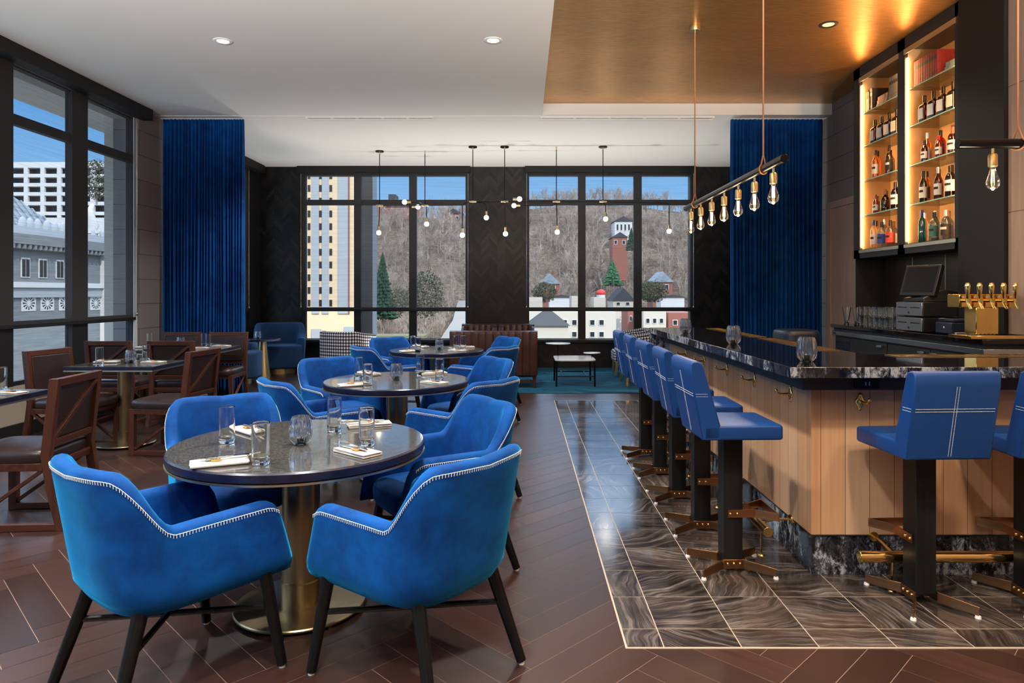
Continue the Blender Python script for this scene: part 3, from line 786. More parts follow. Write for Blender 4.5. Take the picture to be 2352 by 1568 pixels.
# ================================================================== tables
def pedestal(t, c, zt, rb, rp):
    m = MB(); m.lathe([(0,.012),(rb-.006,.012),(rb,.016),(rb,.022),(rb-.004,.027),(0,.027)], 56, (c[0],c[1],0)); m.build('base_plate', A['brass_dull'], t)
    m = MB(); m.lathe([(rp+.006,.027),(rp+.006,.13),(rp,.135),(rp,zt)], 40, (c[0],c[1],0)); m.build('column', A['brass_dull'], t)
    for q in range(4):
        a = PI/4+q*PI/2; m = MB(); m.cyl((c[0]+(rb-.03)*math.cos(a), c[1]+(rb-.03)*math.sin(a), .013), (c[0]+(rb-.03)*math.cos(a), c[1]+(rb-.03)*math.sin(a), 0), .012, n=10); m.build('glide', A['chrome'], t)
def make_round_table():
    t = thing('round_table', '', 'table'); R = .555
    m = MB(); m.lathe([(0,.708),(R-.012,.708),(R-.002,.712),(R,.72),(R,.743),(R-.006,.75),(0,.75)], 96); top = m.build('tabletop', [A['quartz'], A['table_edge']], t)
    for p in top.data.polygons:
        if p.center.z < .7485 : p.material_index = 1
    m = MB(); m.lathe([(R-.015,.7075),(R-.015,.696),(R-.03,.696)], 96); m.lathe([(R-.012,.6975),(R+.001,.6985),(R+.001,.7065),(R-.012,.7075)], 96); m.build('brass_edge_band', A['brass_pale'], t)
    m = MB(); m.lathe([(0,.70),(.2,.70),(.2,.708),(0,.708)], 40); m.build('mounting_plate', A['black_metal'], t)
    pedestal(t, (0,0), .70, .29, .083)
    return t
rt = Kind(make_round_table); GT = 'round stone topped tables'
TAB = [(-1.01, 3.11), (-.98, 5.31), (-1.02, 8.1)]
for (x, y), lb in zip(TAB, ('nearest round table with speckled stone top on a brass pedestal', 'middle round table with pale reflecting stone top on a brass pedestal', 'farthest round table of the row on a brass pedestal')):
    rt.put((x, y, 0), 0, lb, GT)
def rect_table(label, x0, x1, y0, y1, peds):
    cx, cy = (x0+x1)/2, (y0+y1)/2; w, d = (x1-x0)/2, (y1-y0)/2
    t = thing('square_table', label, 'table', (cx, cy, 0), group='square tables by the left windows')
    m = MB(); m.box((-w,-d,.716), (w,d,.75)); top = m.build('tabletop', [A['quartz'], A['table_edge']], t, bevel=.003)
    for p in top.data.polygons: p.material_index = 0 if p.normal.z > .9 else 1
    m = MB(); m.box((-w+.002,-d+.002,.703), (w-.002,d-.002,.7155)); m.build('brass_edge_band', A['brass_pale'], t)
    for c in peds: pedestal(t, (c[0]-cx, c[1]-cy), .703, .26, .062)
    return t
rect_table('square table with a dark edge cut off by the left picture edge', -4.13, -3.33, 4.0, 4.80, [(-3.72, 4.42)])
rect_table('square table in the middle of the left window row with two glasses and ribbed votive', -4.2, -3.38, 6.23, 6.86, [(-3.74, 6.42)])
rect_table('long table at the far end of the left window row beside the curtain', -4.85, -3.62, 7.95, 8.78, [(-4.5, 8.3), (-3.95, 8.4)])

# ================================================================== brown dining chairs
def make_dining():
    t = thing('dining_chair', '', 'chair')
    # local: faces +y, back at y=-.23
    w = .225; wz, wy, wx = A['walnut_z'], A['walnut_y'], A['walnut_x']
    def backy(z): return -.215 - .05*max(0, z-.45)/.45
    for s in (-1, 1):
        x = s*w
        m = MB()
        rows = []
        for z, yo in ((0,-.305),(.25,-.245),(.45,-.215),(.91,backy(.91))):
            rows.append([(x-.021, yo-.026, z), (x+.021, yo-.026, z), (x+.021, yo+.026, z), (x-.021, yo+.026, z)])
        m.rings(rows); m.build('back_post', wz, t, bevel=.002, angle=20)
        m = MB(); m.box((x-.021,.235,0), (x+.021,.285,.405)); m.build('front_leg', wz, t, bevel=.002)
        m = MB(); m.box((x-.020,-.28,.002), (x+.020,.236,.042)); m.build('floor_rail', wy, t, bevel=.002)
        m = MB(); m.bar((x,-.225,.385), (x,.238,.055), .022, .026, up=(1,0,0)); m.build('side_brace', wy, t, bevel=.002)
    m = MB(); m.box((-w+.02,.24,.36), (w-.02,.275,.405)); m.box((-w+.02,-.235,.36), (w-.02,-.20,.405))
    for s in (-1,1): m.box((s*w-.018,-.20,.36), (s*w+.018,.24,.405))
    m.build('seat_frame', wx, t, bevel=.002)
    mb = MB(); rows = []
    for sc, z in ((.05,.492),(.6,.490),(.9,.482),(.975,.470),(1.0,.452),(1.0,.415),(.985,.406)):
        rows.append([(.243*sc*math.copysign(abs(math.cos(a))**(2/7), math.cos(a)), 1.0*.042+.262*sc*math.copysign(abs(math.sin(a))**(2/7), math.sin(a)), z) for a in [2*PI*(i+.5)/36 for i in range(36)]])
    mb.rings(rows); mb.build('seat_cushion', A['leather_brown'], t, angle=60)
    def slab(z0, z1, dy0, dy1, xa, xb):
        m = MB(); rows = []
        for z in (z0, z1):
            y = backy(z); rows.append([(xa, y+dy0, z), (xb, y+dy0, z), (xb, y+dy1, z), (xa, y+dy1, z)])
        m.rings(rows); return m
    slab(.862, .908, -.025, .025, -w+.02, w-.02).build('top_rail', wx, t, bevel=.002)
    slab(.50, .540, -.022, .022, -w+.02, w-.02).build('lower_rail', wx, t, bevel=.002)
    m = slab(.542, .860, -.006, .030, -w+.023, w-.023); m.build('back_panel', A['leather_brown'], t, bevel=.008, seg=3)
    m = MB(); m.bar((w-.025, backy(.855)-.014, .855), (-w+.025, backy(.548)-.014, .548), .026, .020, up=(0,1,0)); m.build('diagonal_brace', wx, t, bevel=.002)
    return t
dc = Kind(make_dining); GD = 'walnut dining chairs with brown leather'
for (x, y), d, lb in (
    ((-3.09, 4.31), (-1, -.07), 'walnut and brown leather dining chair nearest to us at the left edge table'),
    ((-3.15, 6.20), (-1, .10), 'walnut dining chair at the right end of the middle square table, seen from behind'),
    ((-3.76, 7.56), (0, 1), 'walnut dining chair with its braced back to us, directly behind the middle square table'),
    ((-4.43, 7.56), (0, 1), 'walnut dining chair with its braced back to us, closest to the left windows'),
    ((-4.09, 6.21), (.985, -.17), 'walnut dining chair by the window at the left end of the middle square table'),
    ((-4.46, 8.68), (0, -1), 'walnut dining chair facing us at the far long table, in front of the curtain'),
    ((-3.84, 8.68), (0.05, -1), 'walnut dining chair facing us at the right end of the far long table')):
    dc.put((x, y, 0), rz_of(*d), lb, GD)

# ================================================================== lounge
def rounded_poly(w, d, r, n=6, yo=0.0):
    out = []
    for cx, cy, a0 in ((w/2-r, d/2-r, 0), (-w/2+r, d/2-r, PI/2), (-w/2+r, -d/2+r, PI), (w/2-r, -d/2+r, 1.5*PI)):
        out += [(cx+r*math.cos(a0+PI/2*i/n), cy+r*math.sin(a0+PI/2*i/n)+yo) for i in range(n+1)]
    return out
def puff(poly, z0, z1, e=.03, k=4):
    """soft-edged upright block from a plan outline"""
    cx = sum(p[0] for p in poly)/len(poly); cy = sum(p[1] for p in poly)/len(poly); rows = []
    R = max(math.hypot(p[0]-cx, p[1]-cy) for p in poly)
    def row(ins, z):
        f = 1-ins/R; return [(cx+(x-cx)*f, cy+(y-cy)*f, z) for x, y in poly]
    for i in range(k+1): a = PI/2*i/k; rows.append(row(e*(1-math.sin(a)), z0+e*(1-math.cos(a))))
    for i in range(k+1): a = PI/2*i/k; rows.append(row(e*(1-math.cos(a)), z1-e*(1-math.sin(a))))
    m = MB(); m.rings([row(R*.97, z0)]+rows+[row(R*.97, z1)]); return m
def tub(w, d, h_back, h_arm, th, z0, uv=None, lean=.0, nseg=48, span=.86):
    """curved back-and-arms shell, opening towards +y"""
    mb = MB(); rows = []; per = 0; last = None
    for i in range(nseg+1):
        a = -PI/2 + (i/nseg-.5)*2*PI*span; u = abs(i/nseg-.5)*2
        h = h_back + (h_arm-h_back)*smooth01((u-.45)/.4)
        c, s = math.cos(a), math.sin(a); m = 3.2
        x, y = w/2*math.copysign(abs(c)**(2/m), c), d/2*math.copysign(abs(s)**(2/m), s)
        if last: per += math.hypot(x-last[0], y-last[1])
        last = (x, y)
        l = math.hypot(x, y); nx, ny = x/l, y/l; sec = []
        for q in range(7): z = z0+(h-.025-z0)*q/6; sec.append((x+nx*lean*(z-z0), y+ny*lean*(z-z0), z))
        for q in range(1, 6):
            b = PI*q/6; sec.append((x+nx*(lean*(h-z0)-th/2+th/2*math.cos(b)), y+ny*(lean*(h-z0)-th/2+th/2*math.cos(b)), h-.025+.025*math.sin(b)))
        for q in range(5): z = h-.025+(z0-h+.025)*q/4; sec.append((x+nx*(lean*(z-z0)-th), y+ny*(lean*(z-z0)-th), z))
        rows.append((per, sec))
    n = len(rows[0][1]); vs = [p for _, r in rows for p in r]; fs = []; uvs = []
    vl = [0]
    for q in range(1, n): p, r = rows[0][1][q-1], rows[0][1][q]; vl.append(vl[-1]+math.dist(p, r))
    vl.append(vl[-1]+th)
    for k_ in range(nseg):
        for i in range(n):
            j = (i+1) % n
            fs.append((k_*n+i, k_*n+j, (k_+1)*n+j, (k_+1)*n+i))
            uvs.append([(rows[k_][0], vl[i]), (rows[k_][0], vl[i+1]), (rows[k_+1][0], vl[i+1]), (rows[k_+1][0], vl[i])])
    for o, rev in ((0, 1), (nseg*n, 0)):
        f = tuple(range(o, o+n)); sec = rows[0 if rev else nseg][1]
        fs.append(f[::-1] if rev else f); uv = [(math.hypot(*(Vector(p[:2])-Vector(sec[0][:2]))), p[2]) for p in sec]; uvs.append(uv[::-1] if rev else uv)
    mb.add(vs, fs, 0, uvs); return mb
def box_uv(mb):
    for k_, f in enumerate(mb.f):
        p = [Vector(mb.v[i]) for i in f]; nn = (p[1]-p[0]).cross(p[2]-p[0]); a = [abs(q) for q in nn]; ax = a.index(max(a))
        mb.uv[k_] = [((q.y, q.z) if ax == 0 else (q.x, q.z) if ax == 1 else (q.x, q.y)) for q in p]
    return mb
def make_barrel():
    t = thing('barrel_chair', '', 'chair')
    tub(.84, .80, .88, .62, .13, .30, lean=.06, span=.66).build('backrest', A['wool'], t, angle=60)
    puff(rounded_poly(.84, .80, .30, 8), .10, .50, .04).build('seat', A['wool'], t, angle=60)
    m = MB(); m.lathe([(0,0),(.27,0),(.27,.10),(0,.10)], 40); m.build('base_ring', A['brass_satin'], t)
    return t
bc = Kind(make_barrel); GB = 'blue barrel chairs in the far left corner'
bc.put((-4.33, 12.17, 0), rz_of(.35, -.94), 'dark blue barrel lounge chair with curved back in the far left corner', GB)
bc.put((-4.545, 10.72, 0), rz_of(1, .1), 'dark blue barrel lounge chair mostly hidden behind the curtain edge', GB)
t = thing('side_table', 'small round side table on a golden cone base by the barrel chairs', 'table', (-4.40, 11.56, 0))
m = MB(); m.lathe([(0,.612),(.27,.612),(.283,.618),(.283,.64),(.277,.646),(0,.646)], 48); m.build('tabletop', A['table_edge'], t)
m = MB(); m.lathe([(0,0.0),(.125,0.0),(.123,.01),(.055,.612),(0,.612)], 40); m.build('cone_base', A['brass_satin'], t)
# houndstooth tub chairs
def make_hounds():
    t = thing('tub_chair', '', 'chair')
    tub(.80, .78, .80, .74, .10, .26, span=.74).build('backrest', A['hounds'], t, angle=60)
    box_uv(puff(rounded_poly(.68, .66, .12, 5, .04), .24, .43, .04)).build('seat', A['hounds'], t, angle=60)
    for sx in (-1, 1):
        for y in (-.27, .31):
            m = MB(); m.bar((sx*.30, y, .26), (sx*.31, y+(.02 if y > 0 else -.02), 0.008), .045, .045, up=(0,1,0), w1=.036, h1=.036); m.build('leg', A['brass_satin'], t, bevel=.003)
    return t
hc = Kind(make_hounds); GH = 'black and white houndstooth tub chairs'
hc.put((-2.88, 11.25, 0), rz_of(.45, .89), 'houndstooth tub chair seen from behind under the tower window', GH)
hc.put((1.90, 10.62, 0), rz_of(-1, 0), 'houndstooth tub chair closest to the far end of the bar', GH)
hc.put((1.92, 11.85, 0), rz_of(-1, .05), 'houndstooth tub chair against the far wall by the hill window', GH)
# channel-back leather club chairs
def make_club():
    t = thing('club_chair', '', 'chair'); W, D = .645, .70
    # back (rear at -y), vertical channels
    mb = MB(); n = 6; cw = W/n; rows = []
    prof = []
    for i in range(n):
        for q in range(8):
            u = q/8; prof.append((-W/2+cw*(i+u), .016*math.sin(PI*u)**.6))
    prof.append((W/2, 0))
    def outline(z, yb, yf):
        return [(x, yb-b) for x, b in prof] + [(x, yf+b) for x, b in reversed(prof)]
    for z, s in ((.20,1),(.5,1),(.80,1),(.845,.85),(.858,.35)):
        yb = -.35-.03*(z-.2); yf = yb+.13
        o = outline(z, yb, yf); cy = (yb+yf)/2
        rows.append([(x, cy+(y-cy)*s, z) for x, y in o])
    mb.rings(rows); mb.build('channel_back', A['leather_sofa'], t, angle=50)
    for s in (-1, 1):
        m = MB(); r = []
        for y, h in ((-.25,.84),(-.14,.80),(.0,.66),(.18,.60),(.33,.58),(.36,.55)):
            r.append([(s*(W/2-.0), y, .20), (s*(W/2-.09), y, .20), (s*(W/2-.09), y, h-.02), (s*(W/2-.045), y, h), (s*W/2, y, h-.02)])
        m.rings(r); m.build('arm', A['leather_sofa'], t, bevel=.01, angle=50)
    puff(rounded_poly(W-.19, .58, .05, 4, .07), .22, .46, .035).build('seat_cushion', A['leather_sofa'], t, angle=60)
    m = MB(); m.box((-W/2+.01,-.33,.185), (W/2-.01,.34,.235)); m.build('seat_frame', A['leather_sofa'], t, bevel=.006)
    for sx in (-1, 1):
        for y in (-.31, .31):
            m = MB(); m.bar((sx*(W/2-.04), y, .19), (sx*(W/2-.045), y*1.03, .008), .05, .05, up=(0,1,0), w1=.034, h1=.034); m.build('leg', A['walnut_z'], t, bevel=.002)
    for y in (-.31, .31):
        m = MB(); m.box((-W/2+.06, y-.012, .095), (W/2-.06, y+.012, .125)); m.build('stretcher', A['walnut_x'], t, bevel=.002)
    return t
cc = Kind(make_club); GC = 'brown channel back leather club chairs'
cc.put((-.765, 10.48, 0), 0.0, 'brown channel back leather club chair with its back to us, left of the near pair', GC)
cc.put((-.105, 10.48, 0), 0.0, 'brown channel back leather club chair with its back to us, right of the near pair', GC)
cc.put((-.785, 12.12, 0), PI, 'brown channel back leather club chair against the far pier, left of the far pair', GC)
cc.put((-.115, 12.12, 0), PI, 'brown channel back leather club chair against the far pier, right of the far pair', GC)
# three level coffee table
t = thing('coffee_table', 'three level coffee table with white tops on black legs in the lounge', 'table', (.795, 10.64, 0))
m = MB(); m.prism(rounded_poly(.62, .74, .10, 6), .392, .412); m.build('main_top', A['white_top'], t, bevel=.003)
for x, y, r, z in ((-.23, .34, .20, .615), (.30, .18, .135, .478)):
    m = MB(); m.lathe([(0,z-.012),(r-.004,z-.012),(r,z-.006),(r,z-.002),(r-.003,z),(0,z)], 40, (x,y,0)); tp = m.build('round_top', A['white_top'], t)
    m = MB(); m.cyl((x, y, .412 if r > .15 else .392), (x, y, z-.012), .011, n=10); m.build('post', A['black_metal'], tp)
for sx in (-1, 1):
    for sy in (-1, 1):
        m = MB(); m.cyl((sx*.285, sy*.34, .392), (sx*.29, sy*.35, .008), .014, n=10); m.build('leg', A['black_metal'], t)
for y in (-.343, .343):
    m = MB(); m.tube([(-.285, y, .16), (.285, y, .16)], .010, 8); m.build('stretcher', A['black_metal'], t)
for x in (-.18, .18):
    m = MB(); m.tube([(x, -.343, .16), (x, .343, .16)], .007, 8); m.build('cross_bar', A['black_metal'], t)

# ================================================================== things on the tables
def make_glass():
    m = MB(); R, H = .0345, .165
    m.lathe([(0,.001),(R-.004,.0),(R-.001,.004),(R,.010),(R,.016),(R,H-.006),(R,H-.002),(R-.0008,H-.0003),(R-.0018,H-.0003),(R-.0026,H-.002),(R-.0026,H-.006),(R-.003,.034),(R-.0034,.028),(R-.009,.021),(R-.016,.020),(0,.020)], 40)
    return m.build('highball_glass', A['glass'], angle=50, recalc=False)
def make_votive():
    t = thing('votive_holder', '', 'candle holder')
    prof = [(0,.0),(.024,.0),(.031,.004),(.0435,.022),(.0480,.042),(.0485,.066),(.0475,.088),(.0425,.110),(.037,.122),(.0355,.1265),(.0325,.1265),(.0330,.120),(.0385,.107),(.0430,.087),(.0440,.066),(.0435,.043),(.038,.025),(.024,.010),(0,.009)]
    k_ = next(i for i, q in enumerate(prof) if i > 12)
    prof = [(r, z, (0.0 if i < 2 or i > 11 else min(1, (i-1)/2))) for i, (r, z) in enumerate(prof)]
    m = MB(); m.lathe(prof, 144, ribs=20, amp=.045); m.build('ribbed_glass', A['votive'], t, angle=70, recalc=False)
    m = MB(); m.lathe([(0,.0095),(.019,.0095),(.0195,.014),(.0195,.028),(.018,.030),(0,.029)], 20); c = m.build('tealight', A['page'], t)
    return t
gk, vk = Kind(make_glass), Kind(make_votive)
def make_napkin():
    t = thing('folded_napkin', '', 'napkin')
    m = MB()
    for k_, (z0, z1, dx, dy, a) in enumerate(((.0005,.006,0,0,0),(.0062,.0115,.003,-.002,.02),(.0117,.0165,-.002,.001,-.015))):
        rows = []
        for i in range(9):
            x = -.105+.21*i/8; wv = .0012*math.sin(5*i+k_*2); rows.append([(x+dx, -.045+dy+wv, z0), (x+dx, .045+dy+wv*.5, z0), (x+dx, .045+dy+wv*.5, z1+wv*.6), (x+dx, -.045+dy+wv, z1+wv*.6)])
        q = MB(); q.rings(rows); m.join(q, Matrix.Rotation(a, 4, 'Z'))
    m.cyl((-.105,-.0445,.0083), (.105,-.0445,.0083), .008, n=10)
    nb = m.build('cloth', A['napkin'], t, bevel=.0015, angle=50)
    b = MB(); b.box((-.032,-.024,.0172), (.004,.026,.0236)); b.build('paper_band', A['band'], t, bevel=.002)
    return t
nk = Kind(make_napkin)
def make_knife():
    m = MB(); rows = []
    for x, w, th in ((-.115,.008,.004),(-.05,.009,.0045),(-.01,.007,.004),(.0,.010,.0022),(.05,.0105,.0018),(.085,.009,.0014),(.112,.002,.001)):
        rows.append([(x,-w,-th/2),(x,w*.8,-th/2),(x,w*.8,th/2),(x,-w,th/2)])
    m.rings(rows); return m.build('table_knife', A['steel'], bevel=.0008, angle=50)
def make_fork():
    m = MB(); rows = []
    for x, w, z in ((-.105,.009,0),(-.06,.006,.001),(-.01,.0035,.003),(.03,.004,.006),(.048,.010,.006),(.058,.0125,.004)):
        rows.append([(x,-w,z-.0011),(x,w,z-.0011),(x,w,z+.0011),(x,-w,z+.0011)])
    m.rings(rows)
    for k_ in range(4):
        y = -.0102+.0068*k_
        m.bar((.056,y,.004), (.10,y*.95,.009), .0034, .002, w1=.0018)
    return m.build('table_fork', A['steel'], bevel=.0006, angle=50)
kk, fk = Kind(make_knife), Kind(make_fork)
def setting(x, y, rot, where, cutlery=True):
    nk.put((x, y, .7505), rot, 'folded white linen napkin %s' % where, 'folded napkins with cutlery')
    if nk.proto and 'category' not in nk.proto: nk.proto['category'] = 'napkin'
    if not cutlery: return
    c, s = math.cos(rot), math.sin(rot)
    for kd, du, dv, dr, nm, cat in ((kk, .040, .012, .06, 'steel knife', 'knife'), (fk, .052, -.014, -.05, 'steel fork', 'fork')):
        z = .7505+.0268 if kd is kk else .7505+.0260
        o = kd.put((x+du*c-dv*s, y+du*s+dv*c, z), rot+dr, '%s lying across the napkin %s' % (nm, where), 'cutlery on the napkins')
        o['category'] = cat
def glass(x, y, where):
    o = gk.put((x, y, .7505), 0, 'clear highball glass %s' % where, 'highball glasses on the tables'); o['category'] = 'glass'
def votive(x, y, z, lb): vk.put((x, y, z), .1, lb, 'ribbed glass votive holders')
tn = ('the nearest round table', 'the middle round table', 'the farthest round table')
votive(-.994, 3.055, .7505, 'grey ribbed glass votive in the middle of the nearest round table')
votive(-.983, 5.30, .7505, 'grey ribbed glass votive in the middle of the middle round table')
votive(-.997, 8.14, .7505, 'grey ribbed glass votive in the middle of the farthest round table')
for n_, gs, ns in (
    (0, ((-1.34,3.09,'far left'),(-1.039,2.706,'front left'),(-.923,3.342,'far right'),(-.695,3.037,'front right')),
        ((-1.20,2.70,.45,'front left'),(-1.33,3.33,-.75,'far left'),(-.70,2.88,2.45,'front right'),(-.78,3.47,3.5,'far right'))),
    (1, ((-1.30,5.41,'far left'),(-1.115,4.91,'front left'),(-.849,5.64,'far right'),(-.646,5.30,'front right')),
        ((-1.235,4.96,.5,'front left'),(-1.27,5.62,-.7,'far left'),(-.66,5.08,2.5,'front right'),(-.74,5.66,3.5,'far right'))),
    (2, ((-1.30,8.08,'far left'),(-1.20,7.80,'front left'),(-.80,8.22,'far right'),(-.71,8.10,'front right')),
        ((-1.30,7.80,.5,'front left'),(-1.26,8.42,-.7,'far left'),(-.76,7.88,2.5,'front right'),(-.70,8.36,3.4,'far right')))):
    for x, y, p in gs: glass(x, y, 'at the %s place of %s' % (p, tn[n_]))
    for x, y, r, p in ns: setting(x, y, r, 'at the %s place of %s' % (p, tn[n_]))
glass(-3.59, 4.70, 'on the square table cut off by the left picture edge'); setting(-3.43, 4.56, 2.9, 'on the table cut off at left')
votive(-3.78, 6.58, .7505, 'ribbed glass votive on the middle square table by the windows')
glass(-3.955, 6.38, 'on the left half of the middle square table'); glass(-3.72, 6.74, 'on the right half of the middle square table')
setting(-4.02, 6.60, .2, 'on the left half of the middle square table'); setting(-3.55, 6.56, 3.0, 'on the right half of the middle square table')
glass(-4.70, 8.6, 'at the left end of the far long table'); glass(-4.03, 8.62, 'at the far long table, right end, farther one'); glass(-3.88, 8.42, 'at the right end of the far long table, nearer one')
votive(-4.22, 8.42, .7505, 'ribbed glass votive on the far long table in front of the curtain')
setting(-4.62, 8.36, .2, 'at the left end of the far long table'); setting(-3.78, 8.56, 3.0, 'at the long table, far right corner'); setting(-3.90, 8.22, 3.2, 'at the long table, near right corner')
votive(-4.47, 11.52, .6465, 'pale glass votive on the cone based side table')
# ================================================================== the bar
A = MAT
XC, XW = 1.27, 1.455          # counter edge, plank face (left side)
YC, YW = 3.24, 3.445          # counter edge, plank face (front side)
YE, XE = 6.87, 4.6
t = thing('bar_counter', 'long L shaped bar with black marble top and vertical pine planks', 'bar counter', (0,0,0))
L_ = lambda i, x1, y1: [(XC+i, YC+i), (x1, YC+i), (x1, y1)]
# worktop slab: L shape
ix, iy = 1.96, 3.92
m = MB(); m.prism([(XC,YC),(XE,YC),(XE,iy),(ix,iy),(ix,YE),(XC,YE)], 1.022, 1.075)
tp = m.build('worktop', [A['marble'], A['marble_top']], t, bevel=.003)
for p in tp.data.polygons: p.material_index = 1 if p.normal.z > .9 else 0
m = MB(); m.prism([(XC+.10,YC+.10),(XE,YC+.10),(XE,iy-.04),(ix-.04,iy-.04),(ix-.04,YE-.09),(XC+.10,YE-.09)], .952, 1.021); m.build('apron', A['charcoal'], t, smooth=False)
m = MB(); m.prism([(XW,YW),(XE,YW),(XE,YW+.02),(XW+.02,YW+.02),(XW+.02,YE-.09),(XW,YE-.09)], .208, .951); m.build('plank_front', A['pine'], t, smooth=False)
m = MB(); m.prism([(XW+.021,YW+.021),(XE,YW+.021),(XE,iy-.06),(ix-.06,iy-.06),(ix-.06,YE-.09),(XW+.021,YE-.09)], .0, .951); m.build('carcass', A['black_matte'], t, smooth=False)
m = MB(); m.prism([(XW+.006,YW+.006),(XE,YW+.006),(XE,YW+.0205),(XW+.0205,YW+.0205),(XW+.0205,YE-.09),(XW+.006,YE-.09)], .0045, .200); m.build('marble_plinth', A['marble'], t, smooth=False)
m = MB(); m.prism([(XW+.001,YW+.001),(XE,YW+.001),(XE,YW+.02),(XW+.02,YW+.02),(XW+.02,YE-.09),(XW+.001,YE-.09)], .2005, .2075); m.build('plinth_bead', A['charcoal'], t, smooth=False)
m = MB(); m.box((XC, YE-.088, .0045), (XW+.5, YE-.03, 1.0215)); m.build('end_panel', A['marble'], t, bevel=.002)
# drip rails let into the worktop along the bartender's side
for k, (a, b) in enumerate((((1.80, 4.15, 0), (1.93, 5.25, 0)), ((1.80, 5.42, 0), (1.93, 6.70, 0)), ((2.05, 3.74, 0), (3.0, 3.87, 0)), ((3.06, 3.74, 0), (4.4, 3.87, 0)))):
    m = MB(); x0, y0, x1, y1 = a[0], a[1], b[0], b[1]
    m.box((x0, y0, 1.0752), (x1, y1, 1.0765)); dr = m.build('drip_rail', A['black_metal'], t, smooth=False)
    m = MB(); vert = (y1-y0) > (x1-x0); n = int(((y1-y0) if vert else (x1-x0))/.05)
    for q in range(n+1):
        u = q/n
        if vert: m.box((x0+.012, y0+(y1-y0-.008)*u, 1.0766), (x1-.012, y0+(y1-y0-.008)*u+.008, 1.0785))
        else: m.box((x0+(x1-x0-.008)*u, y0+.012, 1.0766), (x0+(x1-x0-.008)*u+.008, y1-.012, 1.0785))
    if vert: m.box((x0, y0, 1.0766), (x0+.008, y1, 1.079)); m.box((x1-.008, y0, 1.0766), (x1, y1, 1.079))
    else: m.box((x0, y0, 1.0766), (x1, y0+.008, 1.079)); m.box((x0, y1-.008, 1.0766), (x1, y1, 1.079))
    m.build('drip_grid', A['brass'], dr, smooth=False)
t2 = thing('power_outlet', 'small black power outlet under the front edge of the marble bar top', 'power outlet', (1.68, YC+.10, .985))
m = MB(); m.box((-.06,-.012,-.025), (.06,-.0005,.025)); m.build('face_plate', A['black_metal'], t2, bevel=.002)
m = MB(); m.box((-.012,-.0135,-.009), (-.006,-.0122,.009)); m.box((.006,-.0135,-.009), (.012,-.0122,.009)); m.build('socket_slot', A['chrome'], t2, smooth=False)
# coat hooks
def make_hook():
    t = thing('coat_hook', '', 'hook')          # local: plate on plane y=0 facing -y
    m = MB(); rows = []
    for y, s in ((0,1.0),(-.006,1.0),(-.010,.75)):
        row = []
        for i in range(32):
            a = 2*PI*i/32; r = 1+.22*math.cos(2*a); z = .046*math.sin(a); x = .017*math.cos(a)*(1 + .55*math.exp(-(z/.018)**2) - .25*math.exp(-((abs(z)-.026)/.012)**2))
            row.append((x*s, y, z*s))
        rows.append(row)
    m.rings(rows); m.build('back_plate', A['brass'], t, angle=60)
    m = MB(); m.tube([(0,-.008,0),(0,-.045,-.003),(0,-.070,.002),(0,-.080,.014)], [.009,.0065,.006,.0055], 10); m.ball((0,-.081,.018), .0095, 12, 8); m.build('peg', A['brass'], t)
    for z in (-.034, .034):
        m = MB(); m.ball((0,-.0085,z), .0055, 10, 6); m.build('screw', A['brass'], t)
    return t
hk = Kind(make_hook); GHk = 'brass coat hooks under the bar top'
for i, y in enumerate((3.70, 4.28, 4.86, 5.46, 6.07)):
    hk.put((XW-.0005, y, .880), -PI/2, 'brass coat hook on the pine planks, %s' % ('left side, closest to the bar corner','left side, second from the bar corner','left side, third from the bar corner','left side, fourth from the bar corner','left side, farthest from the bar corner')[i], GHk)
hk.put((1.697, YW-.003, .880), .1, 'brass coat hook on the front planks just right of the bar corner', GHk)
# foot rails
def foot_rail(label, p0, p1, sup, out):
    t = thing('foot_rail', label, 'foot rail', group='brass foot rails of the bar')
    m = MB(); m.cyl(p0, p1, .027, n=24); m.build('tube', A['brass'], t, bevel=.002)
    p0 = Vector(p0); p1 = Vector(p1)
    for u in sup:
        p = p0.lerp(p1, u); o = Vector(out)
        m = MB(); m.tube([p+Vector((0,0,.02)), p+o*.10+Vector((0,0,.035)), Vector((p.x+o.x*(abs(XW+.005-p.x) if o.x else 0), p.y+o.y*(abs(YW+.005-p.y) if o.y else 0), p.z+.035))], .0065, 8)
        e = Vector((XW+.005, p.y, p.z+.035)) if o.x else Vector((p.x, YW+.005, p.z+.035))
        m.cyl(e-o*.010, e, .024, .027, 18); m.build('wall_bracket', A['brass'], t)
        m = MB(); m.cyl(p-Vector((0,0,.02)), (p.x,p.y,.006), .0055, n=8); m.cyl((p.x,p.y,.0125), (p.x,p.y,.0047), .019, .024, 16); m.build('floor_post', A['brass'], t)
    return t
foot_rail('brass foot rail along the left side of the bar', (1.295, 3.60, .164), (1.295, 6.70, .164), (.035, .30, .55, .80), (1,0,0))
foot_rail('brass foot rail along the front of the bar', (1.61, 3.27, .164), (4.5, 3.27, .164), (.055, .35, .65), (0,1,0))
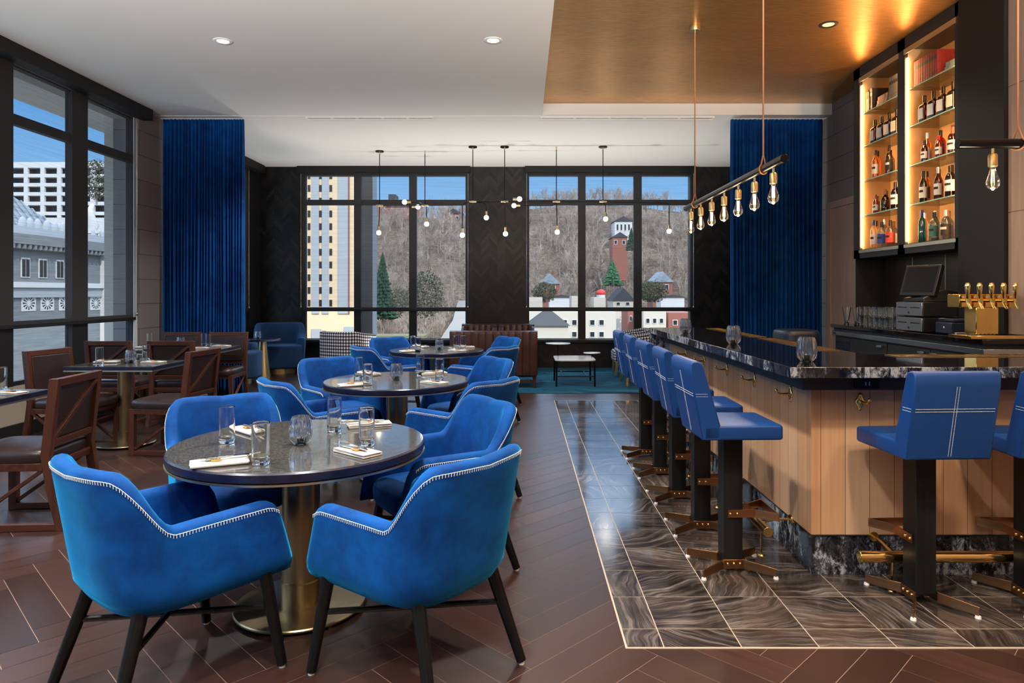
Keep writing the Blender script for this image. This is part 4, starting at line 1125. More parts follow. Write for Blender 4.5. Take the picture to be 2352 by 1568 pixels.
# ------------------------------------------------------------------ bar stools
def make_stool():
    t = thing('bar_stool', '', 'stool')         # local: faces +y, post on the origin
    W = .192
    # seat
    m = puff(rounded_poly(2*W, .405, .018, 3, .0), .703, .775, .012, 3); st = m.build('seat', A['leather_blue'], t, angle=50)
    # backrest: leaning slab
    prof = [(-.200,.7035),(-.262,1.03),(-.262,1.075),(-.252,1.09),(-.225,1.092),(-.205,1.083),(-.196,1.065),(-.110,.777),(-.11,.7035)]
    m = MB(); n = len(prof)
    rows = []
    for x, s in ((-W,.96),(-W+.008,.992),(-W+.018,1),(W-.018,1),(W-.008,.992),(W,.96)):
        cy = sum(p[0] for p in prof)/n; cz = sum(p[1] for p in prof)/n
        rows.append([(x, cy+(y-cy)*s, cz+(z-cz)*(.99+.01*s)) for y, z in prof])
    m.rings(rows); bk = m.build('backrest', A['leather_blue'], t, bevel=.006, seg=2, angle=50)
    # white double stitching
    m = MB(); by = lambda z: -.200-(z-.7035)*.19
    fy = lambda z: -.196+(1.065-z)*.229
    def run(p0, p1, nrm):
        p0 = Vector(p0); p1 = Vector(p1); L2 = (p1-p0).length; k = max(1, int(L2/.0062))
        for i in range(k): m.bar(p0.lerp(p1, i/k), p0.lerp(p1, (i+.62)/k), .0018, .0016, up=nrm)
    for dz in (-.006, .006):
        z = .925+dz; run((-W+.014, by(z)-.0008, z), (W-.014, by(z)-.0008, z), (0,-1,.2))
        for s in (-1, 1): run((s*(W+.0004), by(z)+.008, z), (s*(W+.0004), fy(z)-.01, z), (s,0,0))
    for dx in (-.006, .006): run((dx, by(.72)-.0008, .72), (dx, by(1.03)-.0008, 1.03), (0,-1,.2))
    m.build('stitching', A['stitch'], bk, smooth=False, recalc=False)
    # post
    m = MB(); m.box((-.049,-.049,.052), (.049,.049,.682)); m.build('post', A['black_wood'], t, bevel=.004)
    m = MB(); m.box((-.062,-.066,.676), (.062,.066,.7025)); tp = m.build('top_plate', A['brass_pale'], t, bevel=.002)
    for s in (-1, 1):
        for y in (-.03, .03): m = MB(); m.ball((s*.063, y, .689), .007, 8, 6); m.build('bolt', A['brass'], tp)
    # base: four flat feet in pairs, bent outwards
    for s in (-1, 1):
        m = MB(); x = s*.053
        m.bar((x,-.055,.042), (x,.055,.042), .006, .046, up=(0,0,1)); bp = m.build('base_plate', A['copper'], t, bevel=.001)
        for y in (-.032, 0, .032): b = MB(); b.ball((s*.057, y, .046), .0075, 8, 6); b.build('bolt', A['brass'], bp)
        for e in (-1, 1):
            m = MB(); m.bar((x, e*.053, .042), (s*.150, e*.185, .034), .006, .046, up=(0,0,1), h1=.038); f = m.build('foot', A['copper'], t, bevel=.001)
            m = MB(); m.cyl((s*.147, e*.181, .014), (s*.147, e*.181, .0045), .011, .013, 12); m.build('glide', A['glide'], f)
    # foot rest: two side straps and a cross bar
    for s in (-1, 1):
        m = MB(); m.bar((s*.053,-.03,.30), (s*.053,.115,.30), .006, .040, up=(0,0,1)); m.bar((s*.053,.112,.30), (s*.12,.205,.30), .006, .040, up=(0,0,1)); fs = m.build('footrest_strap', A['copper'], t)
        for y in (-.018, .018): b = MB(); b.ball((s*.057, y, .30), .0075, 8, 6); b.build('bolt', A['brass'], fs)
    m = MB(); m.bar((-.124,.205,.30), (.124,.205,.30), .006, .040, up=(0,0,1)); m.build('footrest_bar', A['copper'], t, bevel=.001)
    return t
sk = Kind(make_stool); GS = 'blue leather bar stools'
ordn = ('closest to the bar corner', 'second from the bar corner', 'third from the bar corner', 'fourth from the bar corner', 'fifth and farthest from the bar corner')
for i, y in enumerate((3.54, 4.13, 4.75, 5.37, 5.99)):
    sk.put((1.075, y, 0), -PI/2 + (.03, -.02, .02, -.02, 0)[i], 'blue leather bar stool along the bar left side, %s' % ordn[i], GS)
sk.put((1.835, 3.16, 0), .06, 'blue leather bar stool in front of the bar with cross stitched back in full view', GS)
sk.put((2.36, 3.17, 0), -.02, 'blue leather bar stool in front of the bar cut off by the right picture edge', GS)
for x, y, lb in ((1.455, 3.50, 'ribbed glass votive on the bar top closest to the corner'), (1.444, 4.68, 'ribbed glass votive half way along the bar top'), (1.41, 5.92, 'ribbed glass votive at the far end of the bar top')):
    votive(x, y, 1.0755, lb)

# ================================================================== back bar
XB = 3.40                                          # worktop edge
YB0, YB1 = 5.05, 7.55
t = thing('back_bar', 'black back bar counter with steel fronted coolers under the bottle cabinet', 'counter', (0,0,0))
m = MB(); m.box((XB, YB0, 1.045), (4.12, YB1, 1.08)); m.build('worktop', A['marble_top'], t, bevel=.003)
m = MB(); m.box((XB+.03, YB0+.03, 1.01), (4.11, YB1-.02, 1.0445)); m.build('recess', A['black_matte'], t, smooth=False)
m = MB(); m.box((XB-.005, YB0-.02, .965), (4.11, YB1-.05, 1.0095)); m.build('steel_band', A['steel_dark'], t, bevel=.002)
m = MB(); m.box((XB+.03, YB0+.03, .05), (4.11, YB1-.06, .9645)); cb = m.build('cooler_body', A['charcoal'], t, bevel=.002)
ys = [YB0+.06, 5.72, 6.40, 7.10, 7.46]
for i in range(3):
    m = MB(); m.box((XB+.014, ys[i]+.008, .10), (XB+.0295, ys[i+1]-.008, .945)); d = m.build('cooler_door', A['charcoal'], t, bevel=.003)
    yy = ys[i]+.06 if i == 1 else ys[i+1]-.12 if i == 0 else ys[i]+.06
    m = MB(); m.box((XB-.012, yy, .905), (XB+.0135, yy+.09, .925)); m.build('handle', A['chrome'], d, bevel=.002)
m = MB(); m.box((XB+.020, 7.11, .10), (XB+.0295, 7.47, .945)); d = m.build('vent_panel', A['charcoal'], t, bevel=.002)
m = MB()
for q in range(10): m.box((XB+.012, 7.15, .72+.02*q), (XB+.0195, 7.43, .732+.02*q))
m.build('vent_slat', A['plastic_blue'], d, smooth=False)
m = MB(); m.box((XB-.0065, 7.40, .978), (XB-.0052, 7.47, .998)); m.build('badge', A['plastic'], t, smooth=False)
# dark bar-side bin/ice well end seen between bar and cooler
t = thing('ice_bin', 'dark blue grey bin end behind the bar beside the right curtain', 'bin', (3.18, 7.95, 0))
puff(rounded_poly(.42, .50, .10, 5), .0, 1.0, .06).build('body', A['plastic_blue'], t, angle=60)
# backsplash
mb = MB()
for a, b in ((5.93, 6.62), (6.63, 7.18), (7.19, 7.72)): mb.box((XR-.03, a, 1.081), (XR-.002, b, 1.80))
t = mb.build('trim_7', A['bronze_panel'], smooth=False); tag(t, 'dark bronze panels behind the back bar', kind='structure')
mb = MB(); mb.box((XR-.032, 6.62, 1.081), (XR-.002, 6.63, 1.80)); mb.box((XR-.032, 7.18, 1.081), (XR-.002, 7.19, 1.80))
tag(mb.build('trim_8', A['brass_pale'], smooth=False), 'thin brass joints between the bronze panels', kind='structure')
# ------------------------------------------------------------------ bottle cabinet
CX, CY0, CY1 = 3.77, 5.90, 7.78
CZ0, CZ1 = 1.81, 3.945
t = thing('bottle_cabinet', 'tall black backlit bottle cabinet of two bays above the back bar', 'cabinet', (0,0,0))
BAYR, BAYL = (5.96, 6.74), (6.87, 7.64)
m = MB()
m.box((CX, CY0, CZ0), (XR-.002, BAYR[0], CZ1)); m.box((CX, BAYR[1], CZ0), (XR-.002, BAYL[0], CZ1)); m.box((CX, BAYL[1], CZ0), (XR-.002, CY1, CZ1))
m.box((CX, CY0, CZ0), (XR-.002, CY1, 1.905)); m.box((CX, CY0, 3.83), (XR-.002, CY1, CZ1)); m.box((CX+.02, CY1-.01, .0+1.082), (XR-.002, CY1, CZ0)); m.build('carcass', A['charcoal'], t, smooth=False)
m = MB(); m.box((XR-.018, BAYR[0], 1.905), (XR-.003, BAYL[1], 3.83)); m.build('backing', A['gold_panel'], t, smooth=False)
for y0, y1 in (BAYR, BAYL):
    m = MB(); m.box((CX+.03, y0-.0005, 1.906), (XR-.019, y0+.0008, 3.829)); m.box((CX+.03, y1-.0008, 1.906), (XR-.019, y1+.0005, 3.829)); m.build('side_liner', A['gold_panel'], t, smooth=False)
for y0, y1 in (BAYR, BAYL):
    for z0, z1 in ((1.868, 1.900), (3.775, 3.825)):
        m = MB(); m.box((CX-.006, y0-.02, z0), (CX-.0005, y1+.01, z1)); m.build('brass_strip', A['brass_pale'], t, smooth=False)
    for y in (y1-.012, y0+.003):
        m = MB(); m.box((CX+.018, y, 1.93), (CX+.028, y+.009, 3.74)); m.build('light_strip', A['led'], t, smooth=False)
SHZ = [1.905, 2.29, 2.675, 3.06, 3.43]
for y0, y1 in (BAYR, BAYL):
    for z in SHZ[1:]:
        m = MB(); m.box((CX+.035, y0+.001, z-.010), (XR-.02, y1-.001, z)); sh = m.build('shelf', A['shelf_glass'], t, smooth=False)
        m = MB(); m.box((CX+.031, y0+.001, z-.010), (CX+.0349, y1-.001, z)); m.build('shelf_edge', A['shelf_edge'], sh, smooth=False)
# black pillar right of the cabinet
tag(MB().box((CX-.01, 5.335, 1.081), (4.43, CY0-.002, 3.945)).build('pillar', A['black_matte'], smooth=False), 'black pillar right of the bottle cabinet', kind='structure')

# ------------------------------------------------------------------ bottles
BP = {
 'square': ([(0,0),(.038,0),(.042,.003),(.043,.008),(.043,.145),(.040,.160),(.028,.176),(.017,.183),(.015,.188),(.015,.22),(0,.22)], .215, .258, .0175, (.030,.135), 4.5),
 'tall':   ([(0,0),(.033,0),(.0355,.004),(.0355,.165),(.033,.185),(.022,.212),(.014,.232),(.0125,.27),(0,.27)], .262, .300, .0145, (.04,.145), 2),
 'slim':   ([(0,0),(.030,0),(.032,.004),(.032,.20),(.026,.225),(.014,.245),(.012,.285),(0,.285)], .275, .315, .0135, (.05,.16), 2),
 'round':  ([(0,0),(.035,0),(.042,.01),(.045,.05),(.045,.10),(.040,.135),(.026,.158),(.015,.168),(.013,.20),(0,.20)], .195, .232, .0175, (.03,.115), 2),
 'broad':  ([(0,0),(.042,0),(.045,.004),(.045,.155),(.042,.175),(.028,.200),(.016,.212),(.0145,.245),(0,.245)], .238, .275, .017, (.045,.145), 2),
 'small':  ([(0,0),(.029,0),(.031,.004),(.031,.11),(.027,.135),(.013,.155),(.012,.185),(0,.185)], .178, .205, .0135, (.03,.095), 2),
}
TXT = {}
def text_mesh(s, size):
    cu = bpy.data.curves.new('lettering', 'FONT'); cu.body = s; cu.size = size; cu.align_x = 'CENTER'; cu.align_y = 'CENTER'; cu.extrude = .0002
    o = bpy.data.objects.new('lettering', cu); COL.objects.link(o)
    bpy.context.view_layer.update()
    me = bpy.data.meshes.new_from_object(o.evaluated_get(bpy.context.evaluated_depsgraph_get()))
    bpy.data.objects.remove(o); return me
def make_bottle(shape, glassm, capm, labm, text=None, dark_label=False):
    prof, zc, zt, rc, (l0, l1), sq = BP[shape]
    t = thing('spirit_bottle', '', 'bottle')
    m = MB(); n = 28; rows = []
    for r, z in prof:
        if r == 0: continue
        rows.append([(r*math.copysign(abs(math.cos(a))**(2/sq), math.cos(a)) if r > .02 else r*math.cos(a), r*math.copysign(abs(math.sin(a))**(2/sq), math.sin(a)) if r > .02 else r*math.sin(a), z) for a in [2*PI*(i+.5)/n for i in range(n)]])
    m.rings(rows); m.build('bottle_body', A[glassm], t, angle=50)
    m = MB(); m.lathe([(0,zc-.02),(rc,zc-.02),(rc,zt-.003),(rc-.003,zt),(0,zt)], 20); m.build('cap', A[capm], t)
    if labm:
        R = max(r for r, z in prof if z < .1)+.0008; m = MB()
        if sq > 3:
            m.box((-R-.0006,-R*.8,l0), (-R,R*.8,l1))
        else:
            rows = [[(R*math.cos(a), R*math.sin(a), z) for a in [math.radians(125+205*i/16) for i in range(17)]] for z in (l0, l1)]
            vs = rows[0]+rows[1]; m.add(vs, [(i, i+1, 17+i+1, 17+i) for i in range(16)])
        lb = m.build('paper_label', A[labm], t)
        if text:
            for k_, (s, sz, off) in enumerate(text):
                me = text_mesh(s, sz); me.materials.append(A['ink'] if sq < 3 else A['paper'])
                o = bpy.data.objects.new('lettering', me); COL.objects.link(o); o.parent = lb
                o.matrix_local = Matrix.Translation((off, -R-.0009, (l0+l1)/2)) @ Matrix.Rotation(PI/2, 4, 'X') @ Matrix.Rotation(-PI/2, 4, 'Z')
        else:
            m = MB()
            if sq > 3: m.box((-R*.6,-R-.0012,l0+(l1-l0)*.55), (R*.6,-R-.0007,l0+(l1-l0)*.75)); m.box((-R-.0012,-R*.6,l0+(l1-l0)*.55), (-R-.0007,R*.6,l0+(l1-l0)*.75))
            else:
                R2 = R+.0005; z0, z1 = l0+(l1-l0)*.5, l0+(l1-l0)*.72
                rows = [[(R2*math.cos(a), R2*math.sin(a), z) for a in [math.radians(190+90*i/10) for i in range(11)]] for z in (z0, z1)]
                m.add(rows[0]+rows[1], [(i, i+1, 11+i+1, 11+i) for i in range(10)])
            m.build('label_print', A['ink'] if labm != 'ink' else A['paper'], lb, recalc=False)
    return t
BK = {}
def bottle(key, maker, loc, rz, label):
    if key not in BK: BK[key] = Kind(maker)
    return BK[key].put(loc, rz, label, 'spirit bottles in the backlit cabinet')
ords = ('first', 'second', 'third', 'fourth', 'fifth', 'sixth', 'seventh', 'eighth', 'ninth', 'tenth')
KNOB = ('square', 'dark_amber', 'cap_black', 'paper', (('KNOB', .036, .010), ('CREEK', .017, -.020)))
desc = {'amber':'amber', 'dark_amber':'dark amber', 'gold_spirit':'pale gold', 'clear_spirit':'clear', 'red_spirit':'red', 'green_spirit':'green', 'teal_spirit':'teal', 'frost':'frosted', 'olive_spirit':'dark green'}
cdesc = {'cap_black':'black', 'cap_wood':'brown', 'cap_silver':'silver', 'cap_red':'red', 'cap_blue':'blue'}
rnd = random.Random(21)
def row(bay, k, items, y_from, y_to, x=3.88):
    """items listed from the left of the photo (far end) to the right"""
    n = len(items); ln = ('lowest', 'second lowest', 'middle', 'second highest')[k]
    for i, it in enumerate(items):
        y = y_from+(y_to-y_from)*(i/(n-1)); 
        lb = '%s bottle with %s cap, %s from left on the %s shelf, %s bay' % (desc[it[1]], cdesc[it[2]], ords[i], ln, 'left' if bay == 'L' else 'right')
        bottle(it, (lambda a=it: make_bottle(*a)), (x+(-.035 if i % 2 else .045)+rnd.uniform(-.01,.01) if it[0] != 'square' else x-.02, y, SHZ[k]+.001), (.18 if it[0] == 'square' else -.75)+rnd.uniform(-.12,.12), lb)
KN4 = [KNOB]*4
row('R', 3, KN4, 6.56, 6.12); row('L', 3, KN4, 7.48, 7.05)
row('R', 2, [('tall','gold_spirit','cap_silver','paper'), ('small','dark_amber','cap_black','paper'), ('broad','red_spirit','cap_black','label_blue',(('OL', .034, 0.0),)), ('small','red_spirit','cap_red','paper'), ('broad','red_spirit','cap_wood','paper'), ('round','amber','cap_wood','paper')], 6.62, 6.12)
row('R', 1, [('slim','gold_spirit','cap_black','ink'), ('tall','olive_spirit','cap_black','paper'), ('tall','amber','cap_wood','paper'), ('tall','amber','cap_silver','paper'), ('tall','amber','cap_black','paper'), ('broad','dark_amber','cap_black','paper')], 6.64, 6.13)
row('R', 0, [('tall','frost','cap_silver',None), ('slim','teal_spirit','cap_blue',None), ('tall','green_spirit','cap_silver','paper'), ('broad','clear_spirit','cap_black','label_green'), ('broad','clear_spirit','cap_wood','label_blue'), ('broad','clear_spirit','cap_silver','ink'), ('round','clear_spirit','cap_red','label_red')], 6.66, 6.13)
row('L', 2, [('slim','gold_spirit','cap_black',None), ('tall','gold_spirit','cap_black','paper'), ('broad','frost','cap_black','label_green'), ('tall','amber','cap_black','ink'), ('tall','clear_spirit','cap_silver','paper')], 7.55, 7.06)
row('L', 1, [('small','dark_amber','cap_wood','paper'), ('small','amber','cap_wood','paper'), ('round','dark_amber','cap_black','ink'), ('round','dark_amber','cap_wood',None), ('tall','dark_amber','cap_silver','paper'), ('broad','dark_amber','cap_black','paper')], 7.56, 7.05)
row('L', 0, [('slim','frost','cap_black',None), ('slim','frost','cap_blue','paper'), ('slim','frost','cap_silver','paper'), ('broad','clear_spirit','cap_black','label_blue'), ('broad','clear_spirit','cap_wood','paper'), ('broad','frost','cap_black','label_red'), ('tall','clear_spirit','cap_silver','paper')], 7.57, 7.05)
# ------------------------------------------------------------------ books
def make_book(cov, h, w, th):
    t = thing('book', '', 'book')                # spine towards -x, thickness along y
    m = MB(); m.box((0,-th/2,0), (.004,th/2,h)); m.box((0,-th/2,0), (w,-th/2+.003,h)); m.box((0,th/2-.003,0), (w,th/2,h)); m.build('cover', A[cov], t, bevel=.0015)
    m = MB(); m.box((.0042,-th/2+.0032,.004), (w-.004,th/2-.0032,h-.004)); m.build('pages', A['page'], t, smooth=False)
    m = MB()
    for z0, z1 in ((.66,.80), (.84,.85), (.20,.21)): m.box((-.0006,-th/2+.002,h*z0), (-.0001,th/2-.002,h*z1))
    m.build('spine_label', A['ink'] if cov != 'book_dark' else A['band'], t, smooth=False)
    return t
K1 = {}
def book(cov, h, w, th, loc, rot, lb, grp):
    key = (cov, h, w, th)
    if key not in K1: K1[key] = Kind(lambda: make_book(cov, h, w, th))
    o = K1[key].put(loc, 0, lb, grp); o.rotation_euler = rot; return o
z = SHZ[4]+.001
for i in range(10):
    book('book_red', .25, .17, .034, (3.83, 6.67-.0375*i, z), (0,0,0), 'red cloth book, %s from the left on the top shelf of the right bay' % ords[i], 'red books on the top shelf')
for i, (dz, nm) in enumerate(((0,'lower'), (.046,'upper'))):
    book('book_blue', .24, .16, .045, (3.845+.01*i, 6.225, z+.0227+dz), (PI/2, 0, .05*i), 'pale blue book lying flat beside the red books, %s one' % nm, 'flat blue books')
for i in range(6):
    book('book_grey', .24, .16, .036, (3.83, 7.12-.040*i, z), (0,0,0), 'grey patterned book, %s from the left in the top row of the left bay' % ords[i], 'grey books on the top shelf')
for i in range(2):
    book('book_grey', .22, .15, .024, (3.83, 7.60-.030*i, z), (0,0,0), 'thin grey book standing at the far left of the left bay, %s one' % ('outer','inner')[i], 'thin grey books')
book('book_dark', .245, .18, .05, (3.84, 7.53, z), (0,0,0), 'dark thick book standing at the left of the left bay', 'books of the left bay')
for i in range(3):
    book('book_pink', .21, .15, .040, (3.85+.008*i, 7.44, z+.0205+.0412*i), (PI/2, 0, 0), 'faded pink book lying flat in the left bay, %s of the stack' % ('bottom','middle','top')[i], 'flat pink books')

# ------------------------------------------------------------------ things on the back bar
ZB = 1.0805
for i, (z, nm) in enumerate(((0,'lower'), (.135,'upper'))):
    t = thing('cash_drawer', 'steel fronted cash drawer under the till screen, %s of the two' % nm, 'cash drawer', (3.47, 6.12, ZB+z), group='stacked cash drawers')
    m = MB(); m.box((0,-.21,.006), (.40,.21,.128)); m.build('body', A['plastic'], t, bevel=.003)
    m = MB(); m.box((-.012,-.205,.008), (-.0005,.205,.124)); f = m.build('front', A['chrome'], t, bevel=.002)
    m = MB()
    for y in (-.10, .10): m.box((-.0145,y-.07,.074), (-.0122,y+.07,.084))
    m.cyl((-.015,0,.035), (-.0122,0,.035), .011, n=12); m.build('coin_slot', A['plastic'], f)
t = thing('till_terminal', 'black touch screen till terminal tilted on the cash drawers', 'till', (3.55, 6.14, ZB+.2655))
m = MB(); rows = []
for x, z0, z1 in ((-.04,0,.03),(.05,0,.075),(.16,0,.105),(.26,0,.09),(.33,0,.03)): rows.append([(x,-.17,z0),(x,.17,z0),(x,.15,z1),(x,-.15,z1)])
m.rings(rows); m.build('base', A['plastic'], t, bevel=.006)
m = MB(); m.bar((.12,0,.09), (.09,0,.16), .12, .05, up=(1,0,0)); m.build('neck', A['plastic'], t, bevel=.004)
R = Matrix.Rotation(-.55, 4, 'Z') @ Matrix.Rotation(math.radians(22), 4, 'Y')
m = MB(); m.box((-.022,-.185,-.145), (.022,.185,.145)); m.xf(Matrix.Translation((.02,-.03,.235)) @ R.inverted() if False else Matrix.Translation((.03,-.01,.185)) @ Matrix.Rotation(.30, 4, 'Z') @ Matrix.Rotation(math.radians(18), 4, 'Y')); m.build('monitor', A['plastic'], t, bevel=.006)
m = MB(); m.box((-.0235,-.160,-.115), (-.0222,.160,.125)); m.xf(Matrix.Translation((.03,-.01,.185)) @ Matrix.Rotation(.30, 4, 'Z') @ Matrix.Rotation(math.radians(18), 4, 'Y')); m.build('screen', A['screen'], t, smooth=False)
t = thing('receipt_printer', 'dark blue grey receipt printer right of the cash drawers', 'printer', (3.52, 5.72, ZB))
m = MB(); m.box((0,-.11,.004), (.28,.11,.10)); rows = []
m.build('body', A['plastic_blue'], t, bevel=.01, seg=3)
m = MB(); m.box((.02,-.105,.1005), (.26,.105,.128)); m.build('lid', A['plastic_blue'], t, bevel=.01, seg=3)
m = MB(); m.box((.005,.02,.1285), (.05,.07,.1295)); m.build('sticker', A['paper'], t, smooth=False)
m = MB(); m.box((-.0015,-.02,.05), (-.0003,-.005,.065)); m.build('button', A['glide'], t, smooth=False)
t = thing('pen_tray', 'low black tray with coloured pens beside the printer', 'tray', (3.56, 5.50, ZB))
m = MB(); m.box((-.08,-.06,.0), (.10,.06,.012)); m.build('tray', A['plastic'], t, bevel=.003)
for i, c in enumerate(('label_green','label_red','paper')):
    m = MB(); m.cyl((-.06,-.03+.03*i,.018), (.07,-.02+.025*i,.018), .005, n=8); m.build('pen', A[c], t)
def make_tumbler():
    m = MB(); m.lathe([(0,.0),(.030,0),(.033,.004),(.040,.10),(.0392,.101),(.0372,.10),(.031,.014),(0,.012)], 24)
    o = m.build('tumbler', A['glass'], recalc=False); o['category'] = 'glass'; return o
tk = Kind(make_tumbler)
for k, y in enumerate((7.02, 6.92, 6.82, 6.72, 6.62, 6.52)):
    for r, x in enumerate((3.50, 3.60)):
        for lv in range(2):
            tk.put((x, y, ZB+.102*lv), 0, 'clear tumbler stacked on the back bar, %s level, %s row, %s from the left' % (('lower','upper')[lv], ('front','rear')[r], ords[k]), 'stacked tumblers left of the till')
def make_pint():
    m = MB(); m.lathe([(0,.0),(.034,0),(.036,.006),(.022,.03),(.025,.06),(.046,.19),(.0452,.191),(.0432,.19),(.022,.07),(.0185,.045),(0,.042)], 26)
    o = m.build('beer_glass', A['glass'], recalc=False); o['category'] = 'glass'; return o
pk = Kind(make_pint)
for i, (x, y) in enumerate(((3.49, 7.36), (3.52, 7.20))):
    pk.put((x, y, ZB), 0, 'flared beer glass on the back bar, %s' % ('closest to the tan door','beside the stacked tumblers')[i], 'flared beer glasses')
# beer tap tower
t = thing('beer_tap_tower', 'bright golden T shaped beer tower with five taps', 'beer tap', (3.515, 5.235, ZB))
m = MB(); m.box((-.085,-.07,.03), (.085,.07,.235)); m.build('column', A['gold'], t, bevel=.004)
m = MB(); m.box((-.215,-.075,.236), (.215,.075,.335)); m.build('crossbar', A['gold'], t, bevel=.004)
m = MB(); m.box((-.20,-.18,.001), (.27,.09,.029)); dr = m.build('drip_tray', A['gold'], t, bevel=.004)
m = MB()
for q in range(14): m.box((-.18+.031*q,-.165,.0295), (-.168+.031*q,.06,.031))
m.build('grate', A['black_metal'], dr, smooth=False)
for k in range(5):
    x = -.18+.09*k
    m = MB(); m.cyl((x,-.0755,.285), (x,-.12,.285), .013, n=12); m.cyl((x,-.115,.30), (x,-.115,.275), .014, n=12); m.bar((x,-.115,.277), (x+.012,-.135,.225), .014, .014); f = m.build('faucet', A['gold'], t)
    m = MB(); m.lathe([(0,.0),(.009,0),(.012,.02),(.019,.07),(.019,.10),(.013,.118),(0,.122)], 16, (x,-.115,.302)); m.build('tap_handle', A['gold'], f)
    m = MB(); m.box((x-.016,-.0775,.308), (x+.004,-.0757,.322)); m.build('badge', A['paper'], t, smooth=False)

# ================================================================== pendants
def edison(parent, p, k=1.0):
    x, y, z = p
    m = MB(); m.cyl((x,y,z), (x,y,z-.032), .008, n=12); m.lathe([(0,-.03),(.018,-.03),(.023,-.038),(.0235,-.10),(.020,-.103),(0,-.103)], 20, (x,y,z)); s = m.build('socket', A['brass_satin'], parent)
    m = MB(); m.lathe([(.013,-.103),(.0145,-.115),(.022,-.145),(.031,-.172),(.0345,-.19),(.033,-.208),(.025,-.222),(.010,-.230),(.006,-.235),(0,-.236)], 24, (x,y,z)); b = m.build('bulb', A['bulb_glass'], parent)
    m = MB()
    for q in range(4):
        a = PI/2*q; m.tube([(x+.006*math.cos(a),y+.006*math.sin(a),z-.118), (x+.008*math.cos(a),y+.008*math.sin(a),z-.19)], .0021, 5)
    m.build('filament', A['filament'], b)
def bar_pendant(label, p0, p1, bulbs, straps, ztop, strap_mat):
    p0 = Vector(p0); p1 = Vector(p1)
    t = thing('bar_pendant', label, 'pendant lamp', tuple(p0), group='linear pendants over the bar')
    o = -p0; d = (p1-p0).normalized()
    m = MB(); m.cyl((0,0,0), p1-p0, .0275, n=24); m.build('pipe', A['black_metal'], t, bevel=.003)
    for q in bulbs: e = d*q; edison(t, (e.x, e.y, -.027))
    for q in straps:
        e = d*q; h = ztop-p0.z
        sd = d.cross(Vector((0,0,1)))
        m = MB(); loop = []
        for i in range(13):
            a = -PI*.5 + (i/12-.5)*2*PI*.80
            loop.append(e + sd*(.033*math.cos(a)) + Vector((0,0,.033*math.sin(a))) + d*(.02*math.cos(a)))
        m.tube([e+Vector((0,0,.10))]+loop+[e+Vector((0,0,.10)), e+Vector((0,0,.10001))], .0055, 6)
        m.tube([e+Vector((0,0,.10)), e+Vector((0,0,h-.03))], .0062, 6); m.build('leather_strap', A['rope'], t)
        m = MB(); m.lathe([(0,-.045),(.048,-.045),(.05,-.04),(.05,0),(0,0)], 28, (e.x, e.y, h-.0005)); m.build('canopy', A['brass_satin'], t)
        m = MB(); m.cyl((e.x,e.y,h-.045), (e.x,e.y,h-.09), .008, .006, 10); m.build('stem', A['brass_satin'], t)
    return t
bar_pendant('black pipe pendant with seven filament bulbs over the left side of the bar', (1.63, 6.82, 2.264), (1.63, 4.25, 2.264), [.20+.363*i for i in range(7)], [.35, 2.19], 3.95, None)
bar_pendant('black pipe pendant over the front of the bar, cut off by the right picture edge', (2.44, 3.835, 2.264), (4.9, 3.835, 2.264), [.20+.363*i for i in range(6)], [.34, 2.1], 3.95, None)
# branching globe chandeliers in the lounge
def globe(parent, p, d):
    p = Vector(p); d = Vector(d).normalized()
    m = MB(); m.cyl(p, p+d*.075, .017, n=14); s = m.build('socket', A['brass_satin'], parent)
    c = p+d*.105
    m = MB(); m.ball(c, .040, 18, 12); m.build('bulb', A['globe'], parent)
def rod(parent, pts, r=.007, nm='rod'):
    m = MB(); m.tube(pts, r, 8); return m.build(nm, A['black_metal'], parent)
def canopy(parent, p, disc=True):
    if disc:
        m = MB(); m.lathe([(0,-.02),(.068,-.02),(.07,-.016),(.07,0),(0,0)], 28, p); m.build('canopy', A['black_metal'], parent)
    m = MB(); m.cyl((p[0],p[1],p[2]-.001), (p[0],p[1],p[2]-.055), .012, .010, 12); m.build('ceiling_collar', A['brass_satin'], parent)
def joint(parent, p):
    m = MB(); m.cyl((p[0]-.06,p[1],p[2]), (p[0]+.06,p[1],p[2]), .012, n=10); m.cyl((p[0],p[1]-.04,p[2]), (p[0],p[1]+.04,p[2]), .012, n=10); m.ball(p, .018, 10, 8); m.build('joint', A['brass_satin'], parent)
def pt(x, y, Y): return tuple(at(x, y, Y))
t = thing('globe_chandelier', 'left branching chandelier of thin black rods and small globe bulbs', 'chandelier', group='branching globe chandeliers')
Y1 = 11.45
a, b = pt(872, 472, Y1), pt(976, 472, Y1)
for q, disc in ((a, True), (b, False)):
    canopy(t, (q[0], q[1], ZC), disc); rod(t, [(q[0], q[1], ZC-.02), q])
    joint(t, q)
rod(t, [a, pt(1062, 471, Y1)], .007)
q = pt(870, 520, Y1); rod(t, [a, q]); globe(t, q, (0,0,-1))
q = pt(980, 500, Y1); rod(t, [(b[0], b[1], b[2]), (q[0], Y1, b[2]), q]); globe(t, q, (0,0,-1))
e = pt(944, 464, Y1-.3); rod(t, [b, (b[0]-.05, Y1-.3, e[2]), e]); globe(t, e, (-1,0,0))
e = pt(946, 475, Y1+.3); rod(t, [a, (a[0]+.05, Y1+.3, e[2]), e]); globe(t, e, (1,0,0))
t = thing('globe_chandelier', 'right branching chandelier of thin black rods and small globe bulbs', 'chandelier', group='branching globe chandeliers')
Y2 = 11.1
js = [pt(x, 463, Y2) for x in (1086, 1159, 1278, 1385)]
for q, disc in zip(js, (True, True, False, True)):
    canopy(t, (q[0], q[1], ZC), disc); rod(t, [(q[0], q[1], ZC-.02), q]); joint(t, q)
rod(t, [js[0], js[3]])
zz = js[0][2]
